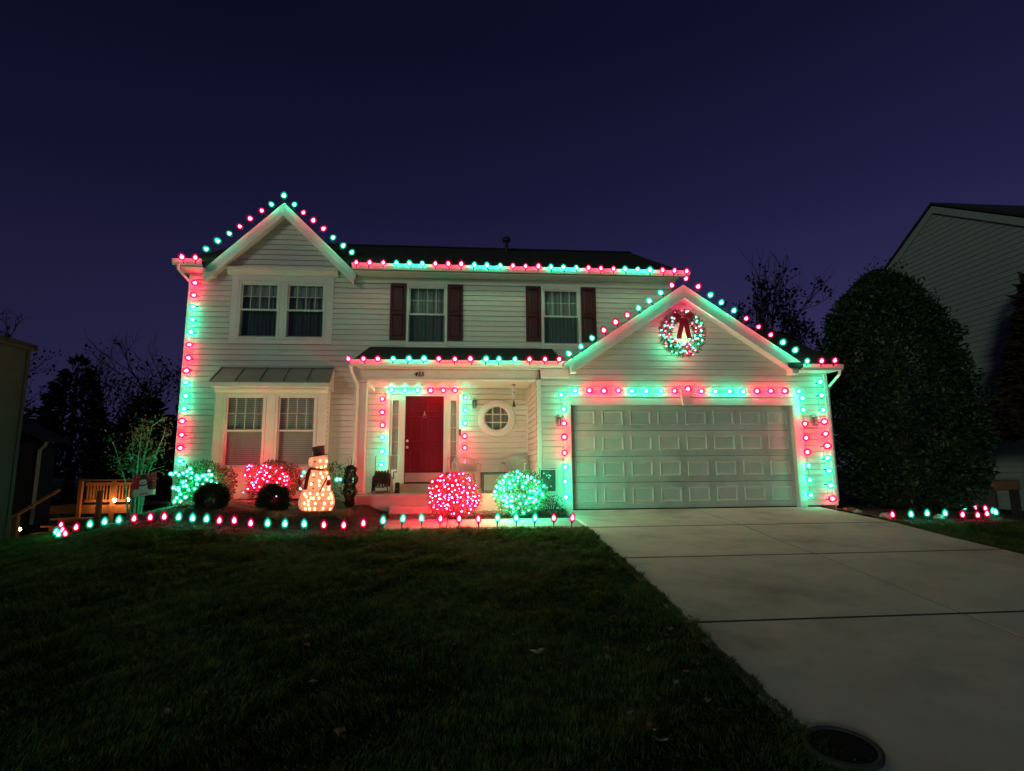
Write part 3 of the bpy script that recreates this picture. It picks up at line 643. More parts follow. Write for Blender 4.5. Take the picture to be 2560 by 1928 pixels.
# tiny dentils along the porch gutter
for nm, xs, y, z in (('porch', np.arange(-4.40, -.25, .105), .115, 2.895), ('eave', np.arange(-4.75, 2.9, .105), YW - .044, 5.40)):
    b = MB()
    for x in xs: b.box(x, x + .07, y, y + .03, z - .028, z + .02)
    setp(b.build('soffit_vents', M['trim'], house), kind='stuff')
hb('porch_beam', 'trim', -4.43, -.63, .145, .29, 2.735, 2.922)
hb('beam_trim', 'trim', -4.44, -.72, .135, .30, 2.69, 2.733)
hb('beam_end', 'trim', -.62, -.03, -.045, -.005, 2.735, 2.922)
hb('porch_ceiling', 'trim', -4.42, -.72, .292, YW - .02, 2.745, 2.765, bev=0)
hb('beam_return', 'trim', -4.43, -4.29, .292, YW - .02, 2.66, 2.742)
# column
hb('column', 'trim', -4.425, -4.235, .13, .31, .42, 2.64, bev=.012)
hb('column_base', 'trim', -4.445, -4.215, .11, .33, .361, .418, bev=.01)
hb('column_cap', 'trim', -4.445, -4.215, .11, .33, 2.642, 2.688, bev=.01)
# porch floor and steps
hb('porch_floor', 'porch', -4.46, -.73, -.06, YW - .02, -.3, .36, bev=.02)
hb('porch_step', 'porch', -3.66, -2.52, -.44, -.062, -.3, .145, bev=.02)
hb('door_step', 'porch', -3.74, -2.28, 1.33, YW - .03, .361, .528, bev=.012)
# downspouts
def spout(pts): MB().tube(pts, .038, 4).build('downspout', M['trim'], house)
spout([(-8.66, 1.18, 5.46), (-8.66, 1.20, 5.36), (-8.56, 1.58, 5.18), (-8.56, 1.60, 4.95)])
spout([(-4.535, -.09, 2.95), (-4.53, -.02, 2.84), (-4.42, .07, 2.58), (-4.42, .085, 2.40), (-4.42, .085, .42), (-4.47, -.06, .30)])
spout([(5.80, -.40, 2.88), (5.80, -.38, 2.80), (5.79, .02, 2.58), (5.79, .05, 2.4), (5.79, .05, .1)])
# roof vent
MB().lathe([(.055, -.4), (.055, .12), (.12, .12), (.13, .20), (.10, .245), (.02, .25)], (-.92, 5.2, 7.76), 10).build('roof_vent', M['black'], house)

# windows ------------------------------------------------------------
def sash_window(x0, x1, z0, z1, y, kind, low=None):
    """double hung window: frame (part) with sashes, muntins, panes, and what hangs behind"""
    fr = MB()
    t = .055
    fr.box(x0, x0 + t, y - .03, y + .09, z0, z1); fr.box(x1 - t, x1, y - .03, y + .09, z0, z1)
    fr.box(x0 + t, x1 - t, y - .03, y + .09, z1 - t, z1); fr.box(x0 + t, x1 - t, y - .045, y + .09, z0, z0 + t)
    W = bevel(fr.build('window', M['trim'], house), .005)
    zm = (z0 + z1) / 2 + .01
    a, b_ = x0 + t, x1 - t
    s = MB()
    for za, zb, yy in ((zm - .02, z1 - t, y + .0), (z0 + t, zm + .02, y + .03)):
        s.box(a + .001, a + .03, yy, yy + .028, za + .001, zb - .001); s.box(b_ - .03, b_ - .001, yy, yy + .028, za + .001, zb - .001)
        s.box(a + .031, b_ - .031, yy - .002, yy + .028, zb - .035, zb - .001); s.box(a + .031, b_ - .031, yy - .002, yy + .028, za + .001, za + .04)
    s.build('sash', M['trim'], W)
    mu = MB()
    for k in (1, 2, 3):
        x = a + (b_ - a) * k / 4; mu.box(x - .009, x + .009, y + .012, y + .02, zm + .021, z1 - t - .036)
    zc = (zm + z1 - t) / 2; mu.box(a + .031, b_ - .031, y + .0105, y + .0185, zc - .009, zc + .009)
    mu.build('muntin', M['muntin'], W)
    g = MB(); g.add([(a, y + .022, zm), (b_, y + .022, zm), (b_, y + .022, z1 - t), (a, y + .022, z1 - t)], [(0, 1, 2, 3)])
    g.build('pane', M['glass'], W)
    g = MB(); g.add([(a, y + .05, z0 + t), (b_, y + .05, z0 + t), (b_, y + .05, zm), (a, y + .05, zm)], [(0, 1, 2, 3)])
    g.build('pane', M['glass'], W)
    if kind == 'blind': pass
    else:
      g = MB(); g.add([(a, y + .018, z0 + t), (b_, y + .018, z0 + t), (b_, y + .018, zm - .02), (a, y + .018, zm - .02)], [(0, 1, 2, 3)])
      g.build('insect_screen', M['screen'], W)
    if kind == 'blind':
        bl = MB(); z = z1 - .07; lo = z0 + .05
        while z > lo:
            bl.add([(a, y + .115, z - .022), (b_, y + .115, z - .022), (b_, y + .128, z + .016), (a, y + .128, z + .016)], [(0, 1, 2, 3)]); z -= .043
        for k in (.2, .8): bl.box(a + (b_ - a) * k - .004, a + (b_ - a) * k + .004, y + .108, y + .112, lo, z1 - .06)
        setp(bl.build('blind', M['blind'], W), kind='stuff')
    else:
        c = MB(); n = 44; rr = random.Random(int(x0 * 100))
        m = {'sheer': M['sheer'], 'dim': M['sheer_dim'], 'half': M['sheer']}[kind]
        zt = z1 - .05; zb_ = z0 + .04
        ph = [rr.uniform(0, 6) for _ in range(3)]
        for k in range(n + 1):
            x = a + (b_ - a) * k / n
            yy = y + .16 + .018 * math.sin(k * 1.3 + ph[0]) + .012 * math.sin(k * .61 + ph[1])
            c.v += [(x, yy, zb_), (x, yy, zt)]
        c.f = [(2 * k, 2 * k + 2, 2 * k + 3, 2 * k + 1) for k in range(n)]; c.m = [0] * n
        c.build('curtain', m, W, smooth=True)
        if kind == 'dim':
            b2 = MB(); b2.box(a, b_, y + .10, y + .115, z1 - t - .30, z1 - t); b2.build('shade', M['sheer'], W)
    hbk = MB(); hbk.box(a - .02, b_ + .02, y + .30, y + .31, z0, z1); hbk.build('unlit_room_sheet', M['dark'], W)  # dark sheet stands in for the unlit room behind the window
    return W
def casing(x0, x1, z0, z1, y, w, wt=None, wb=None, out=.03):
    wt = wt or w; wb = wb or w
    hb('casing', 'trim', x0 - w, x0, y - out, y + .03, z0 - wb, z1 + wt); hb('casing', 'trim', x1, x1 + w, y - out, y + .03, z0 - wb, z1 + wt)
    hb('casing', 'trim', x0 + .001, x1 - .001, y - out, y + .03, z1 + .001, z1 + wt); hb('casing', 'trim', x0 + .001, x1 - .001, y - out - .004, y + .03, z0 - wb, z0 - .001)
yw = YW
casing(-7.49, -5.49, 3.866, 5.272, yw, .165, .13, .11)
hb('casing', 'trim', -6.545, -6.435, yw - .026, yw + .05, 3.868, 5.270)
sash_window(-7.488, -6.547, 3.868, 5.270, yw, 'dim')
sash_window(-6.433, -5.492, 3.868, 5.270, yw, 'dim')
# crown over the upper window
cr_ = [(yw - .035, 5.402), (yw - .05, 5.402), (yw - .06, 5.43), (yw - .11, 5.48), (yw - .12, 5.515), (yw - .17, 5.525), (yw - .17, 5.565), (yw + .0, 5.58), (yw + .0, 5.402)]
MB().prism(cr_, -7.76, -5.23, 'x').build('window_crown', M['trim'], house)
for (x0, x1, z0, z1) in (WIN_2, WIN_3):
    casing(x0, x1, z0, z1, yw, .005, .03, .07)
    sash_window(x0, x1, z0, z1, yw - .01, 'sheer')
# shutters: raised two panel, burgundy
for x0, x1 in ((-3.998, -3.62), (-2.628, -2.27), (-.737, -.372), (.635, 1.0)):
    z0, z1 = 3.885, 5.277
    b = MB(); st = .055
    y0, y1 = yw - .055, yw - .018
    b.box(x0, x0 + st, y0, y1, z0, z1); b.box(x1 - st, x1, y0, y1, z0, z1)
    zm = z0 + .62
    for za, zb in ((z0, z0 + .09), (zm, zm + .08), (z1 - .08, z1)): b.box(x0 + st, x1 - st, y0, y1, za, zb)
    sh = bevel(b.build('shutter', M['shutter'], house), .004)
    for za, zb in ((z0 + .09, zm), (zm + .08, z1 - .08)):
        p = MB(); xa, xb = x0 + st, x1 - st
        vs = [(xa, y1 - .008, za), (xb, y1 - .008, za), (xb, y1 - .008, zb), (xa, y1 - .008, zb)]
        i = .035; vs += [(xa + i, y0 + .010, za + i), (xb - i, y0 + .010, za + i), (xb - i, y0 + .010, zb - i), (xa + i, y0 + .010, zb - i)]
        p.add(vs, [(4, 5, 6, 7), (0, 1, 5, 4), (1, 2, 6, 5), (2, 3, 7, 6), (3, 0, 4, 7)])
        p.build('shutter_panel', M['shutter'], sh)
# the boxed window downstairs
yb = 1.30
for x0, x1 in ((-7.705, -7.52), (-5.49, -5.30)):
    hb('bay_post', 'trim', x0, x1, yb, YW - .018, .24, 2.665, bev=.008)
hb('bay_mullion', 'trim', -6.60, -6.40, yb + .004, yb + .12, .86, 2.55, bev=.008)
hb('bay_header', 'trim', -7.519, -5.491, yb - .001, YW - .02, 2.55, 2.664, bev=.006)
MB().prism([(yb - .01, 2.58), (yb - .03, 2.60), (yb - .05, 2.66), (yb + .02, 2.66), (yb + .02, 2.58)], -7.72, -5.285, 'x').build('bay_molding', M['trim'], house)
hb('bay_sill', 'trim', -7.519, -5.491, yb - .02, yb + .16, .845, .885)
for k, (za, zb) in enumerate(((.62, .843), (.40, .618), (.245, .398))):
    hb('apron_board', 'trim', -7.519, -5.491, yb + .012 + .004 * (k % 2), yb + .05, za, zb, bev=.004)
hb('wall', 'dark', -7.50, -5.50, yb + .36, YW + .3, .25, 2.66, bev=0)
sash_window(-7.516, -6.602, .887, 2.548, yb + .03, 'blind')
sash_window(-6.398, -5.494, .887, 2.548, yb + .03, 'blind')
# standing seam roof over it: five pans between ribs
E0, E1, T0, T1 = (-7.74, 1.05, 2.78), (-5.20, 1.05, 2.78), (-7.74, YW - .018, 3.20), (-5.25, YW - .018, 3.20)
def lerp(a, b, t): return tuple(a[i] + (b[i] - a[i]) * t for i in range(3))
for k in range(5):
    q = [lerp(E0, E1, k / 5), lerp(E0, E1, (k + 1) / 5), lerp(T0, T1, (k + 1) / 5), lerp(T0, T1, k / 5)]
    slab('roof_pan', M['metal_roof'], q, .02)
for k in range(6):
    a, c = lerp(E0, E1, k / 5), lerp(T0, T1, k / 5)
    b = MB(); w = .012
    b.add([(a[0] - w, a[1], a[2]), (a[0] + w, a[1], a[2]), (c[0] + w, c[1], c[2]), (c[0] - w, c[1], c[2]),
           (a[0] - w, a[1], a[2] + .035), (a[0] + w, a[1], a[2] + .035), (c[0] + w, c[1], c[2] + .035), (c[0] - w, c[1], c[2] + .035)],
          [(0, 3, 2, 1), (4, 5, 6, 7), (0, 1, 5, 4), (1, 2, 6, 5), (2, 3, 7, 6), (3, 0, 4, 7)])
    b.build('roof_seam', M['metal_roof'], house)
hb('roof_flashing', 'metal_roof', -7.76, -5.23, YW - .06, YW - .017, 3.19, 3.245)
hb('bay_fascia', 'trim', -7.73, -5.21, 1.035, 1.065, 2.665, 2.762)
hb('soffit', 'trim', -7.71, -5.23, 1.066, YW - .02, 2.668, 2.688, bev=0)
MB().prism([(1.066, 2.69), (YW - .02, 2.69), (YW - .02, 3.17), (1.066, 2.755)], -5.245, -5.235, 'x').build('roof_cheek', M['trim'], house)
MB().prism([(1.066, 2.69), (YW - .02, 2.69), (YW - .02, 3.17), (1.066, 2.755)], -7.715, -7.705, 'x').build('roof_cheek', M['trim'], house)
b = MB()
for k in range(20): b.box(-5.299, -5.292, yb + .10, yb + .115, .45 + k * .105, .47 + k * .105)
setp(b.build('trim_clips', M['bark'], house), kind='stuff')

# front door with side lights -----------------------------------------
y = YW
for a, b_ in ((-4.03, -3.935), (-2.355, -2.265)):
    hb('door_casing', 'trim', a, b_, y - .035, y + .06, .53, 2.60)
hb('door_casing', 'trim', -4.05, -2.245, y - .04, y + .06, 2.602, 2.69)
for a, b_ in ((-3.695, -3.59), (-2.70, -2.59)):
    hb('door_jamb', 'trim', a, b_, y - .02, y + .09, .53, 2.60)
hb('door_head', 'trim', -3.588, -2.702, y - .015, y + .09, 2.552, 2.599)
hb('threshold', 'black', -3.588, -2.702, y - .03, y + .08, .529, .548)
door = box('front_door', M['door'], -3.584, -2.708, y + .02, y + .062, .552, 2.549, parent=house, bev=.003)
def raised(parent, x0, x1, z0, z1, yf, m, nm='door_panel', i=.03, d=.012, groove=True):
    p = MB()
    vs = [(x0, yf - .001, z0), (x1, yf - .001, z0), (x1, yf - .001, z1), (x0, yf - .001, z1)]
    g = .012
    vs += [(x0 + g, yf - d * 1.1, z0 + g), (x1 - g, yf - d * 1.1, z0 + g), (x1 - g, yf - d * 1.1, z1 - g), (x0 + g, yf - d * 1.1, z1 - g)]
    vs += [(x0 + i, yf - .002, z0 + i), (x1 - i, yf - .002, z0 + i), (x1 - i, yf - .002, z1 - i), (x0 + i, yf - .002, z1 - i)]
    fs = [(0, 1, 5, 4), (1, 2, 6, 5), (2, 3, 7, 6), (3, 0, 4, 7), (4, 5, 9, 8), (5, 6, 10, 9), (6, 7, 11, 10), (7, 4, 8, 11), (8, 9, 10, 11)]
    p.add(vs, fs)
    return p.build(nm, m, parent)
for x0, x1 in ((-3.475, -3.20), (-3.095, -2.82)):
    for z0, z1 in ((2.17, 2.40), (1.48, 2.08), (.80, 1.30)):
        raised(door, x0, x1, z0, z1, y + .02, M['door'])
box('kick_plate', M['steel'], -3.57, -2.72, y + .014, y + .018, .565, .775, parent=door)
for z in (1.505, 1.36):
    MB().lathe([(.03, -.045), (.032, -.03), (.014, -.022), (.03, -.006), (.03, .0)], (-3.53, y + .018, z), 10, axis='y').build('door_knob', M['brass'], door, smooth=True)
k = MB(); k.lathe([(.022, -.02), (.028, -.008), (.016, .0)], (-3.148, y + .018, 2.11), 10, axis='y')
k.tube([(-3.148 + .034 * math.sin(t), y - .008, 2.075 - .034 * math.cos(t)) for t in np.linspace(-2.5, 2.5, 12)], .005, 5)
k.tube([(-3.148, y + .01, 2.14), (-3.148, y + .0, 2.20)], [.02, .004], 6)
k.build('door_knocker', M['brass'], door)
for x0, x1 in ((-3.933, -3.697), (-2.588, -2.357)):
    w = MB(); gx0, gx1, gz0, gz1 = (x0 + .05, x1 - .05, .85, 2.45)
    w.box(x0, gx0, y - .005, y + .05, .53, 2.60); w.box(gx1, x1, y - .005, y + .05, .53, 2.60)
    w.box(gx0, gx1, y - .005, y + .05, gz1, 2.60); w.box(gx0, gx1, y - .005, y + .05, .53, gz0)
    sd = bevel(w.build('sidelight', M['trim'], house), .004)
    g = MB(); g.add([(gx0, y + .02, gz0), (gx1, y + .02, gz0), (gx1, y + .02, gz1), (gx0, y + .02, gz1)], [(0, 1, 2, 3)]); g.build('pane', M['glass'], sd)
    for q in range(1, 5):
        zz = gz0 + (gz1 - gz0) * q / 5; MB().box(gx0, gx1, y + .006, y + .016, zz - .008, zz + .008).build('muntin', M['trim'], sd)
    c = MB(); n = 14
    for q in range(n + 1):
        x = gx0 - .01 + (gx1 - gx0 + .02) * q / n; c.v += [(x, y + .07 + .012 * math.sin(q * 1.7), gz0 - .02), (x, y + .07 + .012 * math.sin(q * 1.7), gz1 + .02)]
    c.f = [(2 * q, 2 * q + 2, 2 * q + 3, 2 * q + 1) for q in range(n)]; c.m = [0] * n
    c.build('curtain', M['lace'], sd, smooth=True)
hb('wall', 'dark', -4.0, -2.28, y + .15, y + .3, .4, 2.7, bev=0)
# round window
rw = MB(); prof = [(.275, .02), (.275, -.02), (.30, -.045), (.345, -.05), (.36, -.035), (.40, -.04), (.435, -.025), (.445, .0), (.445, .02)]
rw.lathe(prof, (-1.455, YW - .01, 2.03), 40, axis='y', cap=False)
RW = rw.build('round_window', M['trim'], house, smooth=True)
pn = MB(); ring = [(-1.455 + .28 * math.cos(t), YW + .012, 2.03 + .28 * math.sin(t)) for t in np.linspace(0, 2 * math.pi, 33)[:-1]]
pn.add(ring, [tuple(range(32))]); pn.build('pane', M['glass'], RW)
mu = MB()
for d in (-.095, .095):
    h = math.sqrt(.28 ** 2 - d * d)
    mu.box(-1.455 + d - .009, -1.455 + d + .009, YW - .004, YW + .006, 2.03 - h, 2.03 + h); mu.box(-1.455 - h, -1.455 + h, YW - .006, YW + .004, 2.03 + d - .009, 2.03 + d + .009)
mu.build('muntin', M['trim'], RW)
c = MB(); n = 26
for q in range(n + 1):
    x = -1.80 + .7 * q / n; c.v += [(x, YW + .12 + .015 * math.sin(q * 1.4), 1.70), (x, YW + .12 + .015 * math.sin(q * 1.4), 2.36)]
c.f = [(2 * q, 2 * q + 2, 2 * q + 3, 2 * q + 1) for q in range(n)]; c.m = [0] * n
c.build('curtain', M['sheer'], RW, smooth=True)
# doorbell
hb('doorbell', 'black', -2.335, -2.295, y - .06, y - .036, 1.62, 1.77)

# garage door ----------------------------------------------------------
gd = MB()
for r_ in range(4):
    gd.box(.004, 4.876, .10, .14, .012 + r_ * .54, .012 + r_ * .54 + .533)
GD = bevel(gd.build('garage_door', M['gdoor'], house), .006)
first = None
pw = 4.88 / 8
for r_ in range(4):
    for c_ in range(8):
        x0 = c_ * pw + .075; z0 = .012 + r_ * .54 + .12
        if first is None:
            first = raised(GD, 0, pw - .15, 0, .30, 0, M['gdoor'], 'garage_panel', .05, .017)
            o = first
        else:
            o = first.copy(); COL.objects.link(o); o.parent = GD
        o.location = (x0, .10, z0)
hb('garage_jamb', 'trim', -.15, -.001, -.03, .17, -.02, 2.16); hb('garage_jamb', 'trim', 4.881, 5.05, -.03, .17, -.02, 2.16)
hb('garage_header', 'trim', -.15, 5.05, -.03, .17, 2.161, 2.33); hb('garage_header', 'trim', -.17, 5.07, -.045, .05, 2.332, 2.372)
hb('garage_header', 'trim', -.16, 5.06, -.03, .05, 2.373, 2.412)
hb('door_seal', 'black', .004, 4.876, .098, .145, -.03, .011, bev=0)
MB().prism([(2.415, 2.15), (2.525, 2.15), (2.60, 2.47), (2.385, 2.47)][::-1], -.085, -.029).build('keystone', M['trim'], house)
MB().prism([(2.37, 2.472), (2.615, 2.472), (2.625, 2.50), (2.36, 2.50)][::-1], -.10, -.018).build('keystone', M['trim'], house)
# house number
for ch, x in (('4', -3.275), ('5', -3.205), ('5', -3.138)):
    fc = bpy.data.curves.new('house_number', 'FONT'); fc.body = ch; fc.size = .135; fc.shear = .25; fc.extrude = .006; fc.offset = .002
    o = bpy.data.objects.new('house_number', fc); COL.objects.link(o)
    o.rotation_euler = (R(90), 0, 0); o.location = (x, .138, 2.775)
    COL.objects.unlink(o)
    me = bpy.data.meshes.new_from_object(o); me.materials.clear(); me.materials.append(M['black'])
    d_ = bpy.data.objects.new('house_number', me); COL.objects.link(d_)
    d_.rotation_euler = (R(90), 0, 0); d_.location = (x, .138, 2.775); adopt(d_, house)
    bpy.data.objects.remove(o)

# ---------------------------------------------------------------- bulbs and strings
def bulb_mesh(name, c_, sc=1.0, tall=1.0):
    """plump faceted bulb: base at the origin, tip towards +Z"""
    b = MB()
    b.lathe([(.006, -.085), (.013, -.05), (.015, .0), (.012, .012)], n=6, m=4)
    b.lathe([(.010, .010), (.032, .028), (.037, .046), (.029, .070), (.013, .090), (.003, .098)], n=8, m=0)
    for k, q in ((1, 1.0), (2, 1.36), (3, 1.72)):  # nested glowing shells imitate the soft halo round the bulb
        b.lathe([(.3 * q * .044, .048 - q * .042), (q * .036, .048 - q * .028), (q * .045, .048), (q * .037, .048 + q * .030), (q * .018, .048 + q * .048), (.003, .048 + q * .056)], n=12, m=k, cap=False)
    b.v = [(x * sc, y * sc, z * sc * tall) for x, y, z in b.v]
    return b.mesh(name, [M['core_' + c_], M['shell_%s1' % c_], M['shell_%s2' % c_], M['shell_%s3' % c_], M['cord']], True)
BM = {'r': bulb_mesh('red_bulb', 'r'), 'g': bulb_mesh('green_bulb', 'g')}
LB = {'r': 'red bulb', 'g': 'green bulb', 'w': 'warm white bulb'}
LAMPS = {}
def lamp(parent, p, c, kind, world=True):
    """the light a bulb gives off"""
    if (c, kind) not in LAMPS:
        l = bpy.data.lights.new('bulb_lamp', 'POINT'); l.color = (1.0, .0, .10) if (c, kind) == ('r', 'net') else LC[c]; l.shadow_soft_size = .03
        l.energy = POWER[kind] * {'r': .48 if kind in ('stake', 'string') else (2.1 if kind == 'header' else 1.35 if kind == 'wall' else 1.1), 'g': 1.0, 'w': 1.0}[c]
        LAMPS[(c, kind)] = l
    o = bpy.data.objects.new('bulb_lamp', LAMPS[(c, kind)]); COL.objects.link(o); o.location = p
    adopt(o, parent, world) if world else setattr(o, 'parent', parent)
    return o
POWER = {'string': 5.6 * GAIN, 'wall': 2.7 * GAIN, 'header': 4.8 * GAIN, 'door': 3.6 * GAIN, 'stake': 2.1 * GAIN, 'net': 12.0 * GAIN, 'wreath': 5.0 * GAIN, 'snow': 1.8 * GAIN}
def place_bulb(parent, p, d, c, sc=1.0, power='string'):
    o = bpy.data.objects.new('bulb', BM[c]); COL.objects.link(o)
    d = Vector(d).normalized()
    o.rotation_euler = d.to_track_quat('Z', 'Y').to_euler()
    o.location = Vector(p) - d * .04 * sc
    sc *= rb.uniform(.88, 1.10); o.scale = (sc,) * 3
    adopt(o, parent); o['label'] = LB[c]
    lamp(parent, p, c, power)
    return o
rb = random.Random(21)
def string(label, runs, dirf, cordoff, sag=.012, power='string'):
    t = thing('string_lights', label, 'string lights', runs[0][:3], group='strings of red and green bulbs on the house')
    pts = []
    for i, (x, y, z, c) in enumerate(runs):
        d = Vector(dirf(i, x, y, z)).normalized()
        dj = (d + Vector((rb.uniform(-.25, .25), rb.uniform(-.2, .2), rb.uniform(-.25, .25)))).normalized()
        place_bulb(t, (x, y, z), dj, c, power=power)
        q = Vector((x, y, z)) - d * .07
        if pts:
            m = (pts[-1] + q) / 2; m.z -= sag; pts.append(m)
        pts.append(q)
    MB().tube(pts, .0028, 4).build('cord', M['cord'], t)
    return t
upf = lambda i, x, y, z: (0, -.25, 1)
string('string of lights climbing the left front corner of the house', RUN_CORNER, lambda i, x, y, z: (-1, -.35, 0), 0, power='wall')
string('two red bulbs on the short gutter left of the upper gable', RUN_LEFT_EAVE, upf, 0)
def gl(i, x, y, z): return (-.75, -.2, .75) if x < -6.5 else ((0, -.2, 1) if abs(x + 6.46) < .06 else (.75, -.2, .75))
string('string of lights over the steep upper gable on the left', RUN_LEFT_GABLE, gl, 0)
string('long string of lights on the upper gutter of the house', RUN_MAIN_EAVE, upf, 0)
string('string of lights over the wide gable above the garage', RUN_GARAGE_GABLE[::-1] + RUN_GARAGE_GABLE_R, lambda i, x, y, z: (-.5, -.25, .8) if x < 2.4 else (.5, -.25, .8), 0)
string('three bulbs on the short gutter at the right end of the garage', RUN_RIGHT_EAVE, upf, 0)
string('string of lights on the gutter of the porch roof', RUN_PORCH_EAVE, lambda i, x, y, z: (0, -.7, .7), 0)
def dd(i, x, y, z): return (.5, -.9, 0) if x < -3.97 else ((-.4, -.9, 0) if x > -2.3 else (0, -.8, -.5))
string('string of lights framing the red front door', RUN_DOOR, dd, 0, power='door')
string('string of lights down the left side of the garage door', RUN_GARAGE_LEFT, lambda i, x, y, z: (.2, -.9, 0), 0, power='wall')
string('string of lights in a row above the garage door', RUN_HEADER, lambda i, x, y, z: (0, -1, -.35), 0, sag=.02, power='header')
string('string of lights down the right jamb of the garage door', RUN_GARAGE_INNER, lambda i, x, y, z: (-.3, -.9, .1), 0, power='wall')
string('string of lights down the right corner of the garage beside the holly', RUN_GARAGE_OUTER, lambda i, x, y, z: (.5, -.7, 0), 0, power='wall')

# stake lights along the lawn edge -------------------------------------
def stake_proto(c):
    t = thing('stake_light', 'x', 'stake light', (0, 0, 0), group='stake lights along the lawn edge')
    me = bulb_mesh('stake_bulb', c, .74, 1.4)
    b = bpy.data.objects.new('bulb', me); COL.objects.link(b); b.parent = t; b.location = (0, 0, -.065)
    st = MB(); st.tube([(0, 0, -.06), (0, 0, -.36)], [.007, .004], 4); st.lathe([(.013, -.10), (.017, -.085), (.017, -.055), (.014, -.05)], n=6)
    s = st.build('stake', M['black'], t, world=False)
    lamp(t, (0, 0, .0), c, 'stake', False)
    return t
protos = {}
def stake(p, c, label):
    if c not in protos: protos[c] = stake_proto(c); t = protos[c]
    else:
        t = protos[c].copy(); COL.objects.link(t)
        for ch in protos[c].children:
            k = ch.copy(); COL.objects.link(k); k.parent = t
    t.location = p
    t.rotation_euler = (rb.uniform(-.10, .10), rb.uniform(-.12, .12), rb.uniform(0, 6))
    t['label'] = label
ORD = 'first second third fourth fifth sixth seventh eighth ninth tenth eleventh twelfth thirteenth fourteenth fifteenth sixteenth seventeenth eighteenth nineteenth twentieth'.split()
ORD += ['twenty-' + q for q in ORD[:9]] + ['thirtieth'] + ['thirty-' + q for q in ORD[:9]]
NAME = {'r': 'red', 'g': 'green'}
nl = len(STAKES_LEFT)
for i, (x, y, z, c) in enumerate(STAKES_LEFT):
    k = nl - 1 - i
    if k < 11: lab = '%s stake light from the driveway corner along the walkway edge, glowing %s' % (ORD[k], NAME[c])
    elif i < 6: lab = '%s stake light from the far end, curling back by the deck, glowing %s' % (ORD[i], NAME[c])
    else: lab = '%s stake light from the deck end along the mulch bed, glowing %s' % (ORD[i], NAME[c])
    stake((x, y, z), c, lab)
for i, (x, y, z, c) in enumerate(STAKES_RIGHT):
    stake((x, y, z), c, '%s stake light right of the driveway, round the holly bed, glowing %s' % (ORD[i], NAME[c]))
wire = MB().tube([(x + rb.uniform(-.03, .03), y + .03, gz(x, y) + .035) for x, y, z, c in STAKES_LEFT[5:]], .004, 4).build('extension_cord', M['cord'])
setp(wire, 'thin dark cord lying between the stake lights on the left', 'cord')

# ---------------------------------------------------------------- plants
def leaf_cloud(pts, dirs, size, aspect=.5, seed=0, droop=.5, fold=True):
    """diamond leaves at pts, long axis near dirs with jitter; returns quads (n,4,3)"""
    rs = np.random.RandomState(seed); n = len(pts)
    d = dirs + rs.normal(0, droop, (n, 3)); d /= np.linalg.norm(d, axis=1, keepdims=True) + 1e-9
    r = rs.normal(0, 1, (n, 3)); s = np.cross(d, r); s /= np.linalg.norm(s, axis=1, keepdims=True) + 1e-9
    l = (size * rs.uniform(.6, 1.25, n))[:, None]; w = l * aspect * .5
    P = np.empty((n, 4, 3)); P[:, 0] = pts; P[:, 2] = pts + d * l
    mid = pts + d * l * .5
    P[:, 1] = mid + s * w; P[:, 3] = mid - s * w
    return P.reshape(-1, 3)
def blob_points(n, seed, lo=.55, noise=.16, freq=3.0):
    """points in the outer part of a lumpy unit ball"""
    rs = np.random.RandomState(seed)
    u = rs.normal(0, 1, (n, 3)); u /= np.linalg.norm(u, axis=1, keepdims=True)
    ph = rs.uniform(0, 6, (5, 3)); fq = rs.normal(0, freq, (5, 3))
    bump = sum(np.sin(u @ fq[k] + ph[k, 0]) for k in range(5)) / 5
    rad = 1 + noise * bump
    r = rad * (lo + (1 - lo) * rs.rand(n) ** .45)
    return u * r[:, None], u
def inner(items, c, rx, rz, n, col, seed):
    rr = random.Random(seed); o = []
    while len(o) < n:
        v = Vector((rr.gauss(0, 1), -abs(rr.gauss(0, 1)) - .1, rr.gauss(0, 1) * .9)).normalized() * rr.uniform(.80, 1.0)
        o.append((c[0] + v.x * rx, c[1] + v.y * rx, c[2] + v.z * rz, col))
    return items + o
def shrub(name, label, c, rx, ry, rz, n, size, mk, seed, group=None, aspect=.5, droop=.5, noise=.16, stems=7, lo=.5, cat='shrub'):
    base = gz(c[0], c[1])
    t = thing(name, label, cat, (c[0], c[1], base), group=group)
    p, u = blob_points(n, seed, lo, noise)
    P = np.array(c) + p * np.array([rx, ry, rz])
    ok = P[:, 2] > base + .02
    np_obj('foliage', leaf_cloud(P[ok], u[ok], size, aspect, seed, droop), 4, M[mk], t)
    b = MB(); r = random.Random(seed)
    for _ in range(stems):
        a = r.uniform(0, 6.28); e = Vector((c[0] + rx * .6 * math.cos(a), c[1] + ry * .6 * math.sin(a), c[2] + rz * r.uniform(.0, .5)))
        s0 = Vector((c[0] + .05 * math.cos(a), c[1] + .05 * math.sin(a), base - .03))
        b.tube([s0, s0.lerp(e, .5) + Vector((0, 0, .05)), e], [.014, .010, .004], 4)
    b.build('stem', M['bark'], t)
    return t
NM = {}
def small_bulb(c):
    if c not in NM:
        b = MB(); r = .0135
        b.lathe([(.004, -.018), (r, -.008), (r * 1.05, .004), (r * .7, .014), (.002, .020)], n=7)
        for k, q in ((1, .030), (2, .052 if c == 'r' else .042)): b.lathe([(.004, -q), (q * .75, -q * .6), (q, 0), (q * .75, q * .6), (.004, q)], n=8, m=k)  # outer glowing layers imitate the halo of a tiny bulb
        NM[c] = b.mesh('net_bulb', [M['core_' + c], M['shell_%s1' % c], M['shell_%s2' % c]], True)
    return NM[c]
